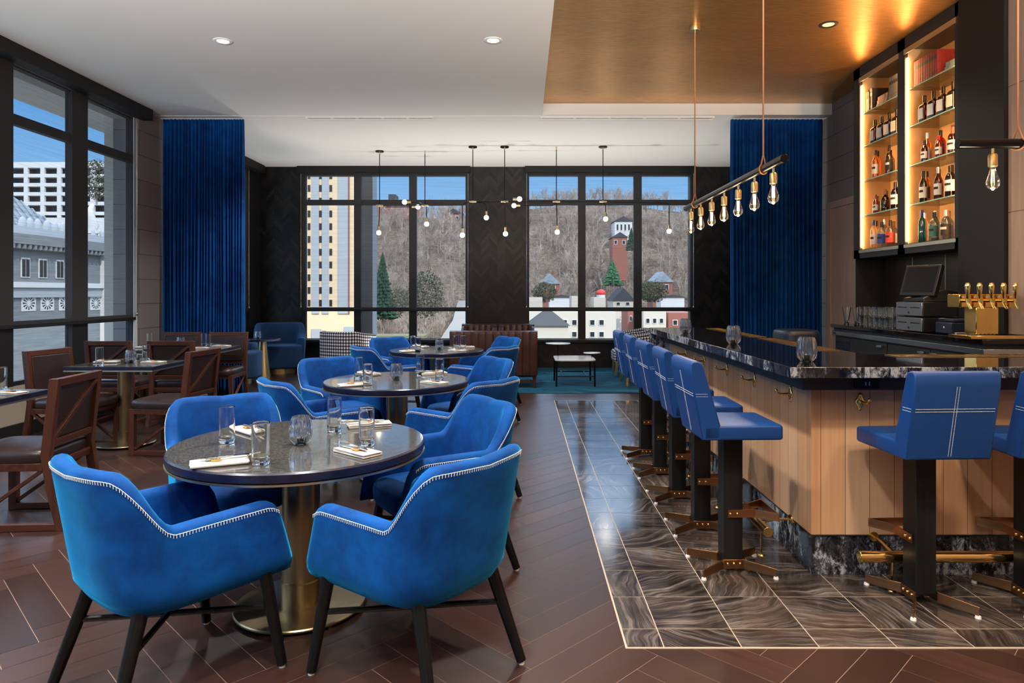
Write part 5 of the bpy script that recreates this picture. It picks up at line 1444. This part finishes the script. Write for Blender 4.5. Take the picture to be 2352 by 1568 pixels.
for j, side, yb in ((0, -24, 525), (0, 31, 485), (3, 6, 488), (3, 152, 516)):
    x = (1086, 1159, 1278, 1385)[j]+side; q = pt(x, yb, Y2)
    rod(t, [js[j], (q[0]-.04*(1 if side > 0 else -1), Y2, zz-.02), (q[0], Y2, zz-.06), q]); globe(t, q, (0,0,-1))
for j, yb in ((1, 522), (2, 518)):
    q = pt((1086, 1159, 1278, 1385)[j]+2, yb, Y2); rod(t, [js[j], q]); globe(t, q, (0,0,-1))
e = pt(1178, 457, Y2-.25); rod(t, [js[1], (js[1][0]+.03, Y2-.25, e[2]), e]); globe(t, e, (1,0,0))
e = pt(1195, 472, Y2+.3); rod(t, [js[2], (js[2][0]-.04, Y2+.3, e[2]), e]); globe(t, e, (-1,0,0))
# ================================================================== outside
A = MAT
def sm(name, c, rough=.8, **kw): A[name] = plain(name, c, rough, **kw); return A[name]
A['ground'] = mottled('ground_winter', (.10,.085,.065), (.20,.17,.13), .08, .95)
m, nt, out = newmat('winter_hillside'); p = bsdf(nt, out, (.1,.1,.1), .95, spec=.05)
v = coords(nt, 'Object'); n = noise(nt, v, .9, 8, .75, .3); n2 = noise(nt, v, .045, 4, .6)
f = math_(nt, 'ADD', math_(nt, 'MULTIPLY', n.outputs[0], .65), math_(nt, 'MULTIPLY', n2.outputs[0], .35))
r = ramp(nt, f, [(.32, (.03,.024,.018)), (.46, (.10,.075,.055)), (.58, (.21,.16,.12)), (.72, (.36,.27,.19))]); L(nt, r.outputs[0], p.inputs['Base Color'])
bump(nt, p, n.outputs[0], .8, .5); A['hill'] = m
A['bark'] = mottled('bare_branches', (.15,.11,.085), (.46,.38,.32), .12, .9)
sm('conc_white', (.54,.54,.52)); A['stone_blue'] = mottled('museum_stone', (.13,.145,.155), (.20,.205,.20), 1.0, .85, vscale=(.3,.3,7), lo=.35, hi=.65); sm('tower_cream', (.66,.50,.31)); sm('tower_grey', (.34,.36,.37), .45); sm('void', (.015,.017,.02), .3)
sm('museum_shaded_white', (.36,.39,.41)); sm('conc_beige', (.48,.43,.37)); sm('brick', (.24,.085,.06)); sm('cream', (.46,.41,.34)); sm('slate', (.05,.053,.06), .9, spec=.1); sm('white_paint', (.58,.58,.57))  # the museum's white is a darker, bluer copy with shade put in
A['roof_tile'] = mottled('pale_roof_tile', (.09,.12,.15), (.30,.34,.37), 2.2, .7, vscale=(.5,.5,2))
A['conifer'] = mottled('conifer_shaded_green', (.006,.028,.018), (.02,.075,.04), 2, .9); A['conifer_bright'] = mottled('conifer_bright_green', (.015,.075,.03), (.05,.20,.09), 2, .9); A['bush'] = mottled('dark_bush', (.035,.045,.025), (.09,.095,.05), 2, .9)  # the darker conifer green holds the shade that falls on the tree
sm('street', (.21,.19,.165)); sm('lawn', (.15,.145,.07)); sm('metal_roof', (.065,.065,.065), .9, spec=.05)
GZ = -15.0
tag(MB().box((-400, 16, GZ-.5), (400, 620, GZ)).build('ground', A['ground'], smooth=False), 'ground far below the windows', kind='structure')
def hz(x, y):
    base = (y-150)/160.0; b = smooth01(base)
    h = GZ + b*(50.5 + 3*math.sin(x*.021+1) + 2*math.sin(x*.05)) 
    return h
mb = MB(); nx, ny = 90, 40; vs = []
rnd = random.Random(4)
for j in range(ny+1):
    for i in range(nx+1):
        x = -170+300*i/nx; y = 146+190*j/ny; vs.append((x, y, hz(x, y)+(rnd.uniform(-.5,.5) if j else -1)))
mb.add(vs, [(j*(nx+1)+i, j*(nx+1)+i+1, (j+1)*(nx+1)+i+1, (j+1)*(nx+1)+i) for j in range(ny) for i in range(nx)])
tag(mb.build('hillside', A['hill'], recalc=False, angle=180), 'brown winter hillside beyond the far windows', kind='structure')
# bare woods on the hill: uncountable
def bare_tree(rnd, h):
    m = MB()
    def br(p, d, l, r, lev):
        q = p+d*l
        a = d.cross(Vector((rnd.random(), rnd.random(), .3))); a.normalize(); b = d.cross(a)
        vs = [pp+(a*math.cos(k*2.094)+b*math.sin(k*2.094))*rr for pp, rr in ((p, r), (q, r*.55)) for k in range(3)]
        m.add(vs, [(0,1,4,3),(1,2,5,4),(2,0,3,5)])
        if lev == 0: return
        for k in range((5, 6, 5)[3-lev]):
            u = rnd.uniform(.35, 1.0); dd = (d + Vector((rnd.uniform(-1,1), rnd.uniform(-1,1), rnd.uniform(-.15,.7)))*.85).normalized()
            br(p+d*(l*u), dd, l*rnd.uniform(.42,.68), r*.5, lev-1)
    br(Vector((0,0,0)), Vector((rnd.uniform(-.1,.1), rnd.uniform(-.1,.1), 1)).normalized(), h*.42, .155, 3)
    return m
rnd = random.Random(8)
vari = [bare_tree(rnd, 11) for _ in range(7)]
woods = MB(); nt_ = 0
while nt_ < 1150:
    y = 165+(318-165)*rnd.random()**1.15; u = rnd.random()
    x = (1201*0+ (rnd.uniform(690, 1680)-VPX))/FPX*y
    if (-.10 < x/y < -.06 and y < 215) or (x/y < -.23 and y < 182): continue
    s = rnd.uniform(.75, 1.25); a = rnd.random()*2*PI
    woods.join(vari[nt_ % 7], Matrix.Translation((x, y, hz(x, y)-.5)) @ Matrix.Rotation(a, 4, 'Z') @ Matrix.Scale(s, 4)); nt_ += 1
for k in range(60):     # beyond the left window
    y = rnd.uniform(105, 140); x = (rnd.uniform(170, 300)-VPX)/FPX*y
    woods.join(vari[k % 7], Matrix.Translation((x, y, 1.43+rnd.uniform(-8, 5))) @ Matrix.Rotation(k, 4, 'Z') @ Matrix.Scale(rnd.uniform(.6,1.0), 4))
w = woods.build('bare_woods', A['bark'], smooth=False, recalc=False); tag(w, 'grey brown bare winter woods covering the hillside', 'trees', kind='stuff')
# single trees
def conifer(label, base, h, r, mat, seed, grp='evergreens below the hill'):
    rnd = random.Random(seed); t = thing('conifer_tree', label, 'tree', tuple(base), group=grp); m = MB(); n = 18
    for k in range(n):
        z0 = h*(.10+.86*k/n); rr = r*(1-.9*k/n)
        for q in range(13):
            a = 2*PI*(q+.5*(k % 2))/13+rnd.uniform(-.2,.2); l = rr*rnd.uniform(.75,1.15); d = Vector((math.cos(a), math.sin(a), 0)); s = Vector((-d.y, d.x, 0))
            p = Vector((0,0,z0+h*.10)); e = d*l+Vector((0,0,z0-.03*h)); w_ = l*.17
            m.add([p, e*.55+p*.45*0+Vector((0,0,z0*.45))+s*w_ , e, e*.55+Vector((0,0,z0*.45))-s*w_, e*.5+Vector((0,0,z0*.5-.05*h))], [(0,1,2),(0,2,3),(0,4,1),(1,4,2),(2,4,3),(3,4,0)])
    m.build('foliage', mat, t, smooth=False, recalc=False)
    m = MB(); m.cyl((0,0,0), (0,0,h*.9), r*.07, r*.015, 8); m.build('trunk', A['bark'], t)
def leafy(label, base, h, r, mat, seed):
    rnd = random.Random(seed); t = thing('shrub_tree', label, 'tree', tuple(base), group='bushy trees outside'); m = MB()
    for k in range(1500):
        u = rnd.random(); a = rnd.random()*2*PI; ph = math.acos(2*rnd.random()-1); rr = r*(.55+.5*u)
        c = Vector((rr*math.sin(ph)*math.cos(a), rr*math.sin(ph)*math.sin(a), h*.55+h*.45*math.cos(ph)*(.6+.4*u))); s = r*.075
        m.add([c+Vector((rnd.uniform(-s,s), rnd.uniform(-s,s), rnd.uniform(-s,s))) for _ in range(4)], [(0,1,2),(0,2,3),(0,3,1),(1,3,2)])
    m.build('foliage', mat, t, smooth=False, recalc=False)
    m = MB(); m.cyl((0,0,0), (0,0,h*.5), r*.06, r*.04, 8); m.build('trunk', A['bark'], t)
def base_at(x, y, Y): return at(x, y, Y)
conifer('bright green conifer in front of the hill in the right far window', at(1407, 659, 165), 6.8, 2.7, A['conifer_bright'], 1)
conifer('dark conifer by the tower fin in the left far window', at(879, 740, 166), 17, 4.0, A['conifer'], 2)
conifer('dark green conifer beside the red house on the slope', at(1450, 578, 196), 7.0, 2.0, A['conifer'], 3)
leafy('green bush at the road in the left far window, left of the mullion', at(916, 735, 142), 7.0, 2.2, A['bush'], 4)
leafy('green bush at the road in the left far window, right of the mullion', at(977, 745, 150), 12, 4.0, A['bush'], 5)
leafy('dark bush behind the cream building, left pane of the right far window', at(1252, 700, 130), 4.4, 2.4, A['bush'], 6)
leafy('dark bush behind the cream building, right pane of the right far window', at(1497, 700, 130), 4.6, 3.0, A['bush'], 7)
leafy('green tree in front of the white parking garage in the left window', at(222, 470, 104), 7, 2.3, A['bush'], 8)
# road and lawn on the slope
m = MB(); pts = [((1012,777),(1075,777),150), ((1040,735),(1078,735),168), ((1052,690),(1080,690),190)]
vs = []
for a_, b_, Y in pts: vs += [tuple(at(a_[0], a_[1], Y)), tuple(at(b_[0], b_[1], Y))]
vs += [(x, y, z-.6) for x, y, z in vs]
m.add(vs, [(0,1,3,2),(2,3,5,4),(6,8,9,7),(8,10,11,9),(0,6,7,1),(4,5,11,10),(0,2,8,6),(2,4,10,8),(1,7,9,3),(3,9,11,5)])
tag(m.build('street', A['street'], smooth=False), 'pale street climbing between the far windows', kind='structure')
m = MB(); c = at(905, 768, 146); m.box((c.x-9, 142, c.z-.6), (c.x+7, 149, c.z))
tag(m.build('lawn', A['lawn'], smooth=False), 'winter lawn below the left far window', kind='structure')
# buildings ---------------------------------------------------------
def build_house(label, x0, x1, ytop, ybot, Y, depth, wall, roofm, roof_h, wins, name='house', hip=False, chim=False, grp='houses below the hill'):
    a, b = at(x0, ybot, Y), at(x1, ytop, Y); w, h = b.x-a.x, b.z-a.z
    t = thing(name, label, 'building', (a.x, Y, a.z), group=grp)
    m = MB(); m.box((0,0,-9), (w,depth,h)); m.build('wall', A[wall], t, smooth=False)
    if roof_h:
        m = MB(); e = .06*w
        if hip: vs = [(-e,-e,h),(w+e,-e,h),(w+e,depth+e,h),(-e,depth+e,h),(w*.42,depth*.5,h+roof_h),(w*.58,depth*.5,h+roof_h)]; fs = [(0,1,5,4),(1,2,5),(2,3,4,5),(3,0,4),(3,2,1,0)]
        else: vs = [(-e,-e,h),(w+e,-e,h),(w+e,depth+e,h),(-e,depth+e,h),(w/2,-e,h+roof_h),(w/2,depth+e,h+roof_h)]; fs = [(0,1,4),(1,2,5,4),(2,3,5),(3,0,4,5),(3,2,1,0)]
        m.add(vs, fs); rf = m.build('roof', A[roofm], t, smooth=False)
        if chim:
            m = MB(); m.box((w*.75,depth*.4,h), (w*.82,depth*.5,h+roof_h*1.3)); m.build('chimney', A['brick'], rf, smooth=False)
    for u, v_, ww, wh in wins:
        m = MB(); m.box((w*u,-.10,h*v_), (w*(u+ww),-.01,h*(v_+wh))); f = m.build('window', A['white_paint'], t, smooth=False)
        m = MB(); m.box((w*(u+ww*.12),-.13,h*(v_+wh*.1)), (w*(u+ww*.88),-.101,h*(v_+wh*.9))); m.build('pane', A['void'], f, smooth=False)
    return t
# tan tower with grey stripes, built solid for its reflection in the glass
Y = 157.0; X0, X1 = (672-VPX)/FPX*Y, (826-VPX)/FPX*Y
t = thing('apartment_tower', 'tall tan tower with grey stripes and small dark windows in the left far window', 'building', (X0, Y, GZ))
W_ = X1-X0; H_ = 62
m = MB(); m.box((0,0,0), (W_,14,H_)); m.build('wall', A['tower_cream'], t, smooth=False)
def px(x): return (x-672)/154*W_
for xa, xb in ((717,733),(740,755),(777,800)):
    m = MB(); m.box((px(xa),-.25,11.5), (px(xb),-.01,H_-.5)); m.build('grey_stripe', A['tower_grey'], t, smooth=False)
m = MB(); m.box((px(800),-.3,11.5), (px(803),-.01,H_-.5)); m.build('brown_rib', A['brick'], t, smooth=False)
for k in range(13):
    z = 13.2+2.93*k
    for xa in (707, 733.5, 757):
        m = MB(); m.box((px(xa),-.12,z), (px(xa+6),-.01,z+1.5)); m.build('window', A['void'], t, smooth=False)
m = MB(); m.box((px(716),-.3,0), (px(738),-.01,8)); m.build('entrance', A['tower_grey'], t, smooth=False)
m = MB(); m.box((px(790),-.2,0), (px(812),-.01,8.5)); m.build('garage_opening', A['tower_grey'], t, smooth=False)
# grey fin of our own building and concrete canopy, column outside the left window
tag(MB().box((-3.20, 13.35, -14.9), (-2.94, 13.75, 4.6)).build('facade_fin', A['tower_grey'], smooth=False), 'grey vertical facade fin outside the left far window', kind='structure')
tag(MB().box((-5.52, 9.0, -14.9), (-5.285, 9.55, 4.08)).build('facade_column', A['conc_beige'], smooth=False), 'beige concrete column outside the left window', kind='structure')
mb = MB(); mb.box((-7.0, -4.0, 4.09), (-5.28, 11.5, 4.5))
tag(mb.build('facade_canopy', A['conc_beige'], smooth=False), 'concrete canopy above the left window', kind='structure')
# hill-top and slope buildings
build_house('long dark roofed building with red band on the hill top, left far window', 855, 962, 470, 500, 300, 14, 'brick', 'slate', 0, [], grp='hill top buildings')
build_house('dark box building above the red one on the hill top', 892, 908, 446, 470, 318, 8, 'slate', 'slate', 0, [], grp='hill top buildings')
build_house('brick house with white trim on the hill top right of the left far window', 1022, 1062, 490, 516, 290, 10, 'brick', 'slate', 2.0, [(.2,.3,.2,.5),(.6,.3,.2,.5)], chim=True, grp='hill top buildings')
build_house('pale mansion with columns among the trees high on the slope', 1412, 1452, 508, 536, 235, 9, 'conc_white', 'slate', 1.8, [(.1,.2,.12,.6),(.32,.2,.12,.6),(.54,.2,.12,.6),(.76,.2,.12,.6)], chim=True)
build_house('red brick house below the pale mansion on the slope', 1407, 1441, 545, 575, 205, 8, 'brick', 'slate', 1.6, [(.1,.45,.22,.35),(.65,.45,.22,.35)])
build_house('red and white house left on the lower slope', 1240, 1285, 652, 672, 165, 8, 'brick', 'roof_tile', 2.6, [(.15,.3,.2,.5),(.6,.3,.2,.5)], chim=True)
build_house('red and white house right on the lower slope', 1500, 1545, 648, 672, 165, 8, 'brick', 'roof_tile', 2.6, [(.15,.3,.2,.5),(.6,.3,.2,.5)], chim=True)
build_house('black gabled house behind the cream building', 1408, 1456, 690, 702, 140, 9, 'cream', 'slate', 2.6, [(.15,.1,.2,.6),(.6,.1,.2,.6)])
build_house('long white garage row below the slope, left', 1262, 1318, 682, 694, 140, 5, 'white_paint', 'metal_roof', .5, [])
build_house('long white garage row below the slope, right', 1518, 1572, 682, 694, 140, 5, 'white_paint', 'metal_roof', .5, [])
build_house('half timbered house right of the cream building', 1478, 1530, 715, 776, 118, 8, 'cream', 'slate', 0, [(.1,.55,.18,.2),(.4,.55,.18,.2),(.7,.55,.18,.2),(.1,.15,.18,.2),(.4,.15,.18,.2)])
build_house('red brick building at the right end of the right far window', 1535, 1600, 718, 776, 122, 8, 'brick', 'slate', 0, [(.15,.5,.18,.22),(.5,.5,.18,.22)])
build_house('narrow red brick building behind the right mullion', 1442, 1462, 712, 776, 124, 8, 'brick', 'slate', 0, [(.2,.6,.3,.2)])
cw = [(u, v_, .055, .22) for v_ in (.50, .06) for u in (.47, .565, .74, .83)]
build_house('large cream building with small square windows below the right far window', 1180, 1415, 716, 778, 105, 10, 'cream', 'slate', 0, cw, name='office_building')
build_house('cream parapet block left on the cream building', 1205, 1246, 683, 703, 118, 6, 'cream', 'slate', 0, [])
build_house('cream parapet block in the middle behind the cream building', 1313, 1329, 680, 703, 118, 6, 'cream', 'slate', 0, [])
build_house('cream parapet block right behind the cream building', 1364, 1391, 683, 703, 118, 6, 'cream', 'slate', 0, [])
build_house('pavilion with a grey hipped roof in front of the cream building', 1213, 1305, 748, 790, 92, 6, 'cream', 'metal_roof', 2.1, [], name='pavilion', hip=True)
m = MB(); c = at(1380, 673, 126); t = thing('red_dome', 'small red dome among the houses in the right far window', 'dome', tuple(c))
m = MB(); m.ball((0,0,0), .9, 14, 9, .75); m.build('dome', A['label_red'], t)
m = MB(); m.cyl((0,0,-4), (0,0,0), .8, n=12); m.build('drum', A['conc_white'], t)
# stone museum outside the left windows, facade in the plane x = -50
D = -50.0
def fp(x, y, d=D):
    Yy = d*FPX/(x-VPX); return Yy, CAMH-(y-VPY)/FPX*Yy
yA, yB = 52.0, fp(243, 600)[0]
zc = 1.43+.118*50; zl = 1.43+.0224*50
t = thing('museum', 'grey blue classical stone museum with tiled roof outside the left window', 'building', (D, yA, GZ))
Lm = yB-yA
def Z(z): return z-GZ
m = MB(); m.box((-34,0,0), (0,Lm,Z(6.2))); m.build('wall', A['stone_blue'], t, smooth=False)
m = MB(); m.box((-34.5,-.5,Z(6.2)), (.9,Lm+.9,Z(7.2))); m.box((-34.2,-.3,Z(5.7)), (.45,Lm+.45,Z(6.19))); m.build('cornice', A['stone_blue'], t, smooth=False)
m = MB()
q = 0.3
while q < Lm: m.box((.46,q,Z(5.75)), (.85,q+.3,Z(6.18))); q += .75
m.build('dentil', A['stone_blue'], t, smooth=False)
m = MB(); m.box((-34.5,-.4,Z(1.9)), (.5,Lm+.5,Z(2.45))); m.build('ledge', A['conc_white'], t, smooth=False)
m = MB(); m.box((.01,.0,Z(.9)), (.25,Lm,Z(1.89))); m.build('dark_course', A['tower_grey'], t, smooth=False)
m = MB(); m.box((.0,-.1,Z(7.21)), (.5,Lm+.5,Z(8.0))); m.build('parapet', A['museum_shaded_white'], t, smooth=False)
for k, x in enumerate((46, 63, 81, 102, 121, 139, 158, 212, 232)):
    y_, z_ = fp(x, 560); u = y_-yA
    m = MB(); m.lathe([(0,0),(.55,0),(.5,.45),(.30,.85),(0,1.0)], 10, (.25, u, Z(8.0)), sx=.5); m.build('antefix', A['museum_shaded_white'], t)
for x in (57, 97, 136):
    y_, z_ = fp(x, 610); u = y_-yA
    m = MB(); m.box((.01,u-.62,Z(2.9)), (.10,u+.62,Z(4.9))); f = m.build('window', A['conc_white'], t, smooth=False)
    m = MB(); m.box((.101,u-.5,Z(3.0)), (.13,u-.05,Z(4.75))); m.box((.101,u+.05,Z(3.0)), (.13,u+.5,Z(4.75))); m.build('pane', A['void'], f, smooth=False)
for x in (65, 108, 149, 219):
    y_, z_ = fp(x, 696); u = y_-yA
    m = MB(); m.box((.01,u-1.0,Z(z_-.8)), (.06,u+1.0,Z(z_+.8))); f = m.build('grille', A['conc_white'], t, smooth=False)
    m = MB()
    for a_ in range(12):
        an = a_*PI/6; m.add([(.062, u+.28*math.cos(an-.1), Z(z_)+.28*math.sin(an-.1)), (.062, u+.28*math.cos(an+.1), Z(z_)+.28*math.sin(an+.1)), (.062, u+.85*math.cos(an+.14), Z(z_)+.68*math.sin(an+.14)), (.062, u+.85*math.cos(an-.14), Z(z_)+.68*math.sin(an-.14)), (.07, u+.5*math.cos(an), Z(z_)+.45*math.sin(an))], [(0,1,4),(1,2,4),(2,3,4),(3,0,4)])
    m.build('opening', A['void'], f, smooth=False, recalc=False)
y_, z_ = fp(234, 610); u = y_-yA
m = MB(); m.box((0,u-.35,0), (.7,u+.4,Z(6.15))); m.build('corner_pilaster', A['conc_white'], t, smooth=False)
# tiled hip roof
rz0 = Z(7.3); e0 = fp(250, 520)[0]-yA
m = MB(); vs = [(-1.5,-4,rz0),(-1.5,e0-3.5,rz0),(-33,e0-3.5,rz0),(-33,-4,rz0),(-16,-4,rz0+19.0),(-16,4.0,rz0+19.0)]
m.add(vs, [(0,1,5,4),(1,2,5),(2,3,4,5),(3,0,4),(3,2,1,0)])
for k in range(40):
    u0 = -4+k*.9
    if u0 > e0-4: break
    top = min(1.0, max(.0, (e0-3.5-u0)/(e0-3.5-4.0))) 
    m.bar((-1.5,u0,rz0+.05), (-1.5-14.5*top,u0,rz0+.05+19.0*top), .22, .22, up=(0,1,0))
m.build('tiled_roof', A['roof_tile'], t, smooth=False)
y_, z_ = fp(215, 540); t2 = thing('roof_statue', 'white statue on the museum corner in the left window', 'statue', (D-.2, y_, 8.25))
m = MB(); rows = [[(r*math.cos(a), s+r*.8*math.sin(a), z) for a in [2*PI*i/10 for i in range(10)]] for z, r, s in ((0,.9,0),(.3,.9,0),(.32,.55,0),(1.0,.75,.1),(1.8,.55,-.2),(2.6,.35,-.35),(3.0,.30,-.2),(3.35,.28,.05),(3.55,.1,.1))]
m.rings(rows); m.build('figure', A['conc_white'], t2, angle=80)
# white parking garage
Yg = 150.0; xa, xb = (-60-VPX)/FPX*Yg, (300-VPX)/FPX*Yg
t = thing('parking_garage', 'white multi storey parking garage behind the museum', 'building', (xa, Yg, GZ)); Wg = xb-xa
def zg(y): return CAMH-(y-VPY)/FPX*Yg-GZ
m = MB()
ytops = (372, 399, 420, 441, 463, 486)
for k, yy in enumerate(ytops): m.box((0,0,zg(yy+(13 if k == 0 else 8))), (Wg,12,zg(yy)))
x = 0
while x < Wg: m.box((x,-.02,0), (x+.9,.5,zg(374))); x += 3.65
m.build('concrete_frame', A['conc_white'], t, smooth=False)
m = MB(); m.box((.2,1.5,0), (Wg-.2,11.8,zg(386))); m.build('dark_interior', A['void'], t, smooth=False)
m = MB(); m.box((0,-.3,0), (Wg,0,zg(500))); m.build('lower_wall', A['conc_white'], t, smooth=False)
tag(MB().box((-130,110,GZ), (-60,149,4.0)).build('embankment', A['hill'], smooth=False), 'brown bank below the parking garage', kind='structure')
# the hotel this room belongs to: keeps direct sun off the left neighbours
mb = MB(); mb.box((-5.27, -40, 4.52), (60, 11.8, 46)); mb.box((5.35, -40, GZ), (60, 12.9, 4.5)); mb.box((-5.27,-40,GZ),(60,13.2,-.12))
tag(mb.build('hotel_block', A['conc_beige'], smooth=False), 'the storeys of the hotel around this room', kind='structure')
# ================================================================== light and camera
w = bpy.data.worlds.new('sky'); SC.world = w; w.use_nodes = True; nt = w.node_tree; nt.nodes.clear()
out = nt.nodes.new('ShaderNodeOutputWorld'); bg = nt.nodes.new('ShaderNodeBackground'); tc = nt.nodes.new('ShaderNodeTexCoord'); sx = nt.nodes.new('ShaderNodeSeparateXYZ'); L(nt, tc.outputs['Generated'], sx.inputs[0])
rp = ramp(nt, sx.outputs[2], [(0.0, (.50,.68,.86)), (.10, (.30,.58,.90)), (.22, (.13,.40,.82)), (.30, (1.6,2.3,3.2)), (.6, (1.8,2.3,3.0))])
L(nt, rp.outputs[0], bg.inputs[0]); bg.inputs[1].default_value = 1.1; L(nt, bg.outputs[0], out.inputs[0])
def lamp(name, typ, loc, energy, color=(1,1,1), **kw):
    d = bpy.data.lights.new(name, typ); d.energy = energy; d.color = color
    for k, v in kw.items(): setattr(d, k, v)
    o = bpy.data.objects.new(name, d); COL.objects.link(o); o.location = loc; return o
s = lamp('sun', 'SUN', (40, -60, 60), 3.6, (1,.93,.82), angle=math.radians(.6))
s.rotation_euler = Vector((-.42, .68, -.60)).to_track_quat('-Z', 'Y').to_euler()
WARM = (1,.80,.58); NEU = (1,.94,.86)
# globe and filament bulbs
for x, y, Y in ((870,545,11.45),(980,520,11.45),(1062,545,11.1),(1117,505,11.1),(1184,472,11.1),(1281,535,11.1),(1391,505,11.1),(1537,530,11.1)):
    lamp('globe_light', 'POINT', tuple(at(x, y, Y)+Vector((0,0,-.12))), 2.5, (1,.90,.76), shadow_soft_size=.1)
for k in range(7): lamp('filament_light', 'POINT', (1.63, 6.62-.363*k, 2.264-.30), 4.5, WARM, shadow_soft_size=.05)
for k in range(6): lamp('filament_light', 'POINT', (2.64+.363*k, 3.835, 2.264-.30), 4.5, WARM, shadow_soft_size=.05)
# spots at the recessed downlights; those without a fixture are added fill
for x in (-4.0+1.17, -.28):
    for y, e in ((-1.6, 620), (-.3, 480), (1.2, 350), (3.8, 350), (6.43, 320), (8.6, 290)):
        o = lamp('downlight_fill_spot', 'SPOT', (x, y, 3.77), e, NEU, spot_size=math.radians(115), spot_blend=.8, shadow_soft_size=.09)
for x, y in ((2.876,6.425),(2.876,3.9),(1.5,1.2),(2.9,.8),(1.7,-1.0),(2.9,-1.4)): lamp('downlight_fill_spot', 'SPOT', (x, y, 3.93), 230 if y > 2 else 430, WARM, spot_size=math.radians(120), spot_blend=.9, shadow_soft_size=.16)  # the front ones are added to light the bar planks
# added unseen uplights around the camera, there to brighten the ceiling
for x, y, e, el, az in ((-4.3,-2.2,1000,36,-8), (-2.2,-2.8,1150,34,0), (0.0,-2.8,1150,34,0), (2.2,-2.4,1500,36,2), (-3.4,0.4,620,50,0), (-.8,.2,520,52,0), (2.4,.2,650,50,0)):
    o = lamp('ceiling_fill_uplight', 'SPOT', (x, y, 1.9), e, NEU, spot_size=math.radians(2*(el-2)), spot_blend=.7, shadow_soft_size=.15)
    d = Vector((math.sin(math.radians(az))*math.cos(math.radians(el)), math.cos(math.radians(az))*math.cos(math.radians(el)), math.sin(math.radians(el))))
    o.rotation_euler = d.to_track_quat('-Z', 'Y').to_euler()
# added uplights without fixtures at lounge floor level, brightening the far ceiling
for x in (-3.9, -2.2, -.45, 1.2, 2.8):
    o = lamp('lounge_fill_uplight', 'SPOT', (x, 11.3, .12), 130, NEU, spot_size=math.radians(104), spot_blend=.9, shadow_soft_size=.08)
    o.rotation_euler = (PI, 0, 0)
cd = bpy.data.cameras.new('camera'); cam = bpy.data.objects.new('camera', cd); COL.objects.link(cam)
cam.location = (0,0,CAMH); cam.rotation_euler = (PI/2,0,0)
cd.sensor_width = 36; cd.sensor_fit = 'HORIZONTAL'; cd.lens = FPX/2352*36
cd.shift_x = -(VPX-1176)/2352; cd.shift_y = -(784-VPY)/2352; cd.clip_end = 2000; cd.clip_start = .05
SC.camera = cam
vs_ = SC.view_settings; vs_.view_transform = 'Standard'; vs_.look = 'None'; vs_.gamma = 1; vs_.use_curve_mapping = False; vs_.exposure = 0.25
cy = SC.cycles; cy.use_denoising = True; cy.max_bounces = 14; cy.diffuse_bounces = 5; cy.glossy_bounces = 5; cy.transmission_bounces = 10; cy.transparent_max_bounces = 24
cy.caustics_reflective = False; cy.caustics_refractive = False; cy.sample_clamp_indirect = 6; cy.use_light_tree = True; cy.blur_glossy = .5
try: cy.denoiser = 'OPENIMAGEDENOISE'
except Exception: pass
